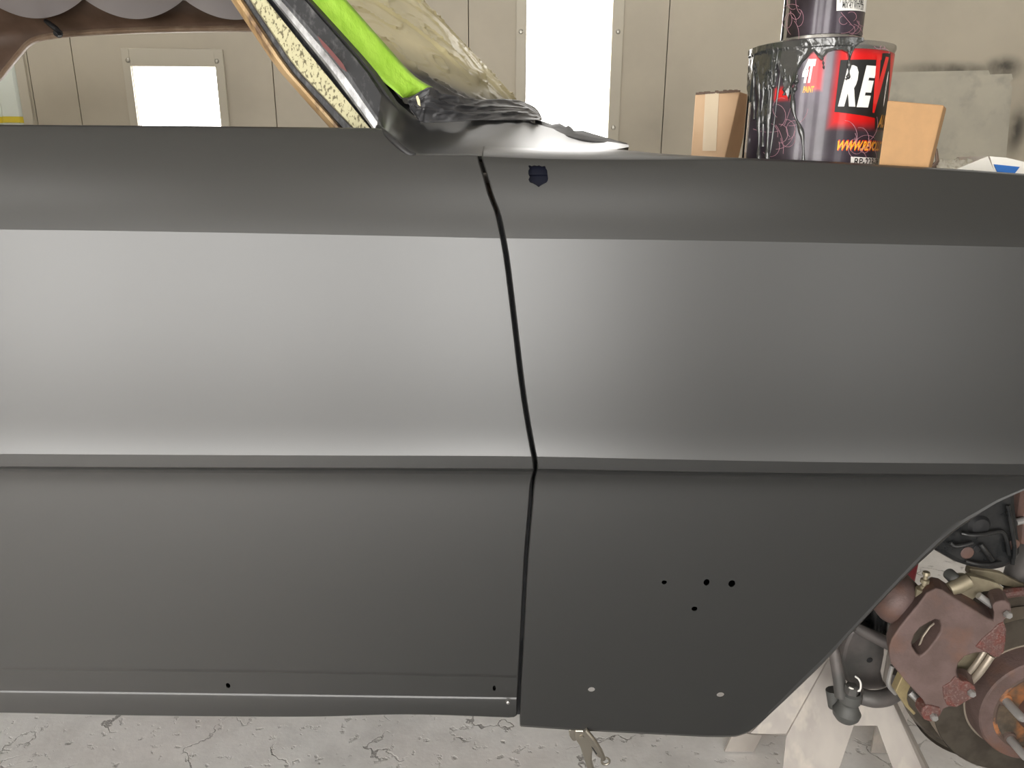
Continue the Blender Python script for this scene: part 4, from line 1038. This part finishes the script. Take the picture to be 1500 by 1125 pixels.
CB(MB().tube(bez([P(1414, 822, .945), P(1430, 826, .943), P(1448, 827, .943), P(1466, 824, .945)], 16), .0030, 8), 'pressed_rib', 'blackpart', aro, smooth=60)
CB(MB().tube(bez([P(1436, 797, .945), P(1444, 808, .942), P(1453, 820, .943)], 12), [.004]*12, 8), 'pressed_rib', 'blackpart', aro, smooth=60)
CB(MB().tube(bez([P(1476, 740, .945), P(1482, 775, .943), P(1486, 805, .943), P(1483, 826, .945)], 16), .0030, 8), 'pressed_rib', 'blackpart', aro, smooth=60)
for (a, b, r) in ((1417, 810, .0085), (1485, 798, .0075)):
    CB(MB().lathe(P(a, b, .9492), (0, -1, 0), [(0, .001), (r, .001), (r+.001, 0)], 20), 'rust_spot', 'rust', aro)
CB(MB().lathe(P(1431, 804, .9492), (0, -1, 0), [(0, .0012), (.004, .0012), (.0055, 0)], 14), 'hole', 'dark', aro)
CB(MB().lathe(P(1434, 770, .95), (0, -1, 0), [(0, .006), (.012, .005), (.016, 0)], 20), 'bushing', 'rubber', aro)
CB(MB().tube([P(1515, 690, .98), P(1504, 745, .98), P(1500, 790, .98)], [.022, .018, .016], 14), 'spring_mount', 'rust')
CB(MB().tube([P(1488, 765, .965), P(1520, 757, .965)], .005, 10), 'mount_bolt', 'pin')
# coil spring round the shock, mostly hidden above
hx = [Vector((.80+.05*math.cos(t), 1.07+.05*math.sin(t), z(-.42)+.02*t/6.28*1.9)) for t in np.linspace(0, 6.28*5, 120)]
CB(MB().tube(hx, .007, 8), 'coil_spring', 'blackpart', smooth=60)
# spindle, arms, tie rod
CB(MB().tube([P(1305, 850, 1.02), P(1326, 880, 1.0), P(1345, 915, .99)], [.017, .018, .02], 16), 'steering_knuckle', 'greypart', smooth=60)
CB(MB().prism([P(a, b, 1.05) for a, b in [(1262, 905), (1282, 862), (1308, 850), (1303, 905), (1299, 931), (1278, 934)]], (0, .04, 0)), 'frame_bracket', 'blackpart', smooth=0, bevel=.006)
CB(MB().tube([P(1293, 858, 1.03), P(1287, 930, 1.03)], .0135, 18), 'shock_absorber', 'blackpart', smooth=60)
CB(MB().tube([P(1252, 918, 1.0), P(1275, 930, .995), P(1308, 946, .985)], [.0085, .009, .010], 14), 'sway_bar', 'greypart', smooth=60)
CB(MB().tube([P(1240, 960, 1.1), P(1250, 915, 1.1), P(1262, 890, 1.1)], [.008, .008, .008], 10), 'brake_line', 'bracket', smooth=60)
lw = CB(MB().prism([P(a, b, 1.02) for a, b in [(1246, 925), (1262, 920), (1298, 936), (1297, 960), (1292, 985), (1296, 1002), (1303, 1008), (1290, 1012), (1262, 1012), (1240, 1000), (1232, 970), (1237, 945)]], (0, .05, 0)), 'lower_control_arm', 'greypart', smooth=0, bevel=.008)
CB(MB().tube(bez([P(1262, 1020, .975), P(1280, 1024, .97), P(1300, 1021, .975), P(1314, 1010, .985), P(1316, 985, .99)], 20), [.013]*20, 14), 'steering_arm', 'greypart', smooth=60)
CB(MB().lathe(P(1274, 967, 1.019), (0, -1, 0), [(0, .0008), (.004, .0008), (.005, 0)], 10), 'hole', 'dark', lw)
tr_ = CB(MB().tube([P(1216, 935, .985), P(1222, 955, .975), P(1229, 995, .965), P(1232, 1020, .96)], [.0085, .0085, .009, .0095], 16), 'tie_rod', 'greypart', smooth=60)
CB(MB().lathe(P(1240, 1043, .962), (P(1247, 1010, .962)-P(1238, 1050, .962)), [(0, -.014), (.014, -.013), (.0195, -.006), (.021, .002), (.0195, .004), (.0165, .010), (.014, .016), (.0145, .020), (.0165, .022), (.0165, .036), (.013, .039), (.0125, .034), (0, .034)], 30), 'tie_rod_end', 'boot', tr_, smooth=40)
nt_ = MB(); cn = P(1248, 1008, .950); ax_ = (P(1247, 1010, .962)-P(1238, 1050, .962)).normalized()
nt_.lathe(cn-ax_*.004, ax_, [(0, .010), (.006, .010), (.0105, .008), (.0105, 0), (.0105, -.004)], 6); CB(nt_, 'castle_nut', 'greypart', tr_, smooth=0)
CB(MB().tube(bez([P(1244, 1007, .943), P(1258, 1012, .943), P(1261, 1003, .943), P(1258, 995, .943), P(1253, 991, .943)], 20), .0014, 8), 'cotter_pin', 'labelwhite', tr_, smooth=60, label='bright cotter pin')
CB(MB().tube([P(1220, 1010, .985), P(1224, 1035, .98)], .011, 12), 'tie_rod_clamp', 'boot', tr_, smooth=60)
CB(MB().prism([P(a, b, 1.5) for a, b in [(1300, 850), (1345, 780), (1362, 790), (1348, 822), (1340, 862), (1330, 866)]], (0, .05, 0)), 'crossmember', 'tag', smooth=0, bevel=.006, label='dark red frame member')

# ------------------------------------------------------------------ jack stand under the front suspension
js = empty('jack_stand', 'dusty pale steel jack stand under the front suspension', 'jack stand', None, (.62, 1.06, 0)); jo = Vector((-.62, -1.06, 0))
def J(mb, name, m='steelstand', **kw): mb.v = [tuple(Vector(v)+jo) for v in mb.v]; return mb.build(name, m, js, **kw)
def depthpl(py): return 1.06 - .20*(py-985)/420.             # front face leans towards the camera as it goes down
def JP(a, b, dy=0): return P(a, b, depthpl(b)+dy)
def down(a0, b0, a1, b1):                                # follow an edge down to the floor
    p, q = JP(a0, b0), JP(a1, b1); u = (0.004-p.z)/(q.z-p.z); return p+(q-p)*u
tl, tr2 = JP(1216, 962), JP(1306, 1020)
legL = MB(); a = JP(1151, 1078); b = JP(1230, 1125); 
# left leg face
q = [JP(1214, 966), JP(1251, 985), JP(1251, 1063), down(1251, 1063, 1230, 1125), down(1152, 1078, 1147, 1125), JP(1152, 1078)]
J(MB().prism(q, (0, .003, 0)), 'leg', smooth=0, bevel=.001)
q = [JP(1251, 985), JP(1285, 990), JP(1308, 1029), down(1308, 1029, 1351, 1125), down(1285, 1063, 1308, 1125), JP(1285, 1063)]
J(MB().prism(q, (0, .003, 0)), 'leg', smooth=0, bevel=.001)
J(MB().prism([JP(1251, 985, .0), JP(1285, 990, .0), JP(1285, 1063, .0), JP(1251, 1063, .0)], (0, .003, 0)), 'front_panel', smooth=0)
# folded rim of the right leg
J(MB().prism([JP(1307, 1028, .001), JP(1313, 1027, .02), down(1313, 1029, 1362, 1125)+Vector((0, .03, 0)), down(1308, 1029, 1351, 1125)], (0, .003, 0)), 'leg_flange', smooth=0)
# left flank: a sheet turned back towards the car's middle
fk = [JP(1214, 966, .0), JP(1152, 1078, .0), P(1100, 1076, 1.03), P(1084, 1072, 1.04), P(1104, 1060, 1.06), P(1150, 1020, 1.08)]
MBf = MB().add([tuple(p) for p in fk] + [tuple(p+Vector((0, .003, 0))) for p in fk], [(0, 1, 2, 3, 4, 5), (11, 10, 9, 8, 7, 6)] + [(i, (i+1) % 6, 6+(i+1) % 6, 6+i) for i in range(6)])
J(MBf, 'side_panel', smooth=0)
# rear legs
q = [P(1150, 1010, 1.12), P(1170, 1000, 1.14), P(1165, 1078, 1.17), P(1151, 1078, 1.16)]
for (x0, x1) in ((.44, .50), (.74, .80)):
    J(MB().hexa([Vector((x0+.06 if x0 < .6 else x0-.06, 1.14, .42)), Vector((x1+.06 if x0 < .6 else x1-.06, 1.14, .42)), Vector((x1, 1.24, .004)), Vector((x0, 1.24, .004)),
                 Vector((x0+.06 if x0 < .6 else x0-.06, 1.145, .42)), Vector((x1+.06 if x0 < .6 else x1-.06, 1.145, .42)), Vector((x1, 1.245, .004)), Vector((x0, 1.245, .004))]), 'leg', smooth=0)
J(MB().hexa([Vector((.50, 1.075, .42)), Vector((.74, 1.075, .42)), Vector((.74, 1.075, .40)), Vector((.50, 1.075, .40)), Vector((.50, 1.14, .42)), Vector((.74, 1.14, .42)), Vector((.74, 1.14, .40)), Vector((.50, 1.14, .40))]), 'top_plate', smooth=0)
J(MB().box((.60, 1.085, .42), (.65, 1.13, .55)), 'ratchet_post', smooth=0, bevel=.004)
J(MB().box((.585, 1.08, .55), (.665, 1.135, .565)), 'saddle', smooth=0, bevel=.004)

# ------------------------------------------------------------------ locking pliers on the fender's bottom flange
lp = empty('locking_pliers', 'steel locking pliers clamped to the bottom edge of the fender', 'pliers', None, P(846, 1076, .845)); lo_ = -P(846, 1076, .845)
def LB(mb, name, m='plier', **kw): mb.v = [tuple(Vector(v)+lo_) for v in mb.v]; return mb.build(name, m, lp, **kw)
yl = .845
LB(MB().prism([P(a, b, yl) for a, b in [(833, 1069), (841, 1067), (846, 1076), (844, 1086), (839, 1086), (834, 1079)]], (0, .010, 0)), 'jaw', smooth=0, bevel=.0015)
LB(MB().prism([P(a, b, yl-.004) for a, b in [(842, 1070), (856, 1070), (866, 1082), (875, 1095), (881, 1106), (880, 1112), (873, 1108), (868, 1100), (867, 1118), (880, 1160), (868, 1160), (858, 1120), (850, 1095), (842, 1082)]], (0, .014, 0)), 'handle', smooth=0, bevel=.002)
LB(MB().tube(bez([P(857, 1069, yl-.008), P(868, 1082, yl-.010), P(878, 1098, yl-.010), P(884, 1112, yl-.008)], 16), [.0035]*16, 10), 'lever', smooth=60)
rg = P(887, 1115, yl-.006)
LB(MB().tube([rg+Vector((.0055*math.cos(t), 0, .0055*math.sin(t))) for t in np.linspace(0, 6.2832, 20)], .0016, 8), 'release_ring', smooth=60)
LB(MB().prism([P(a, b, yl-.0045) for a, b in [(866, 1094), (869, 1096), (875, 1105), (873, 1105)]], (0, .002, 0)), 'slot', 'dark', smooth=0)
LB(MB().lathe(P(852, 1080, yl-.004), (0, -1, 0), [(0, .002), (.003, .0018), (.0036, 0)], 12), 'rivet')
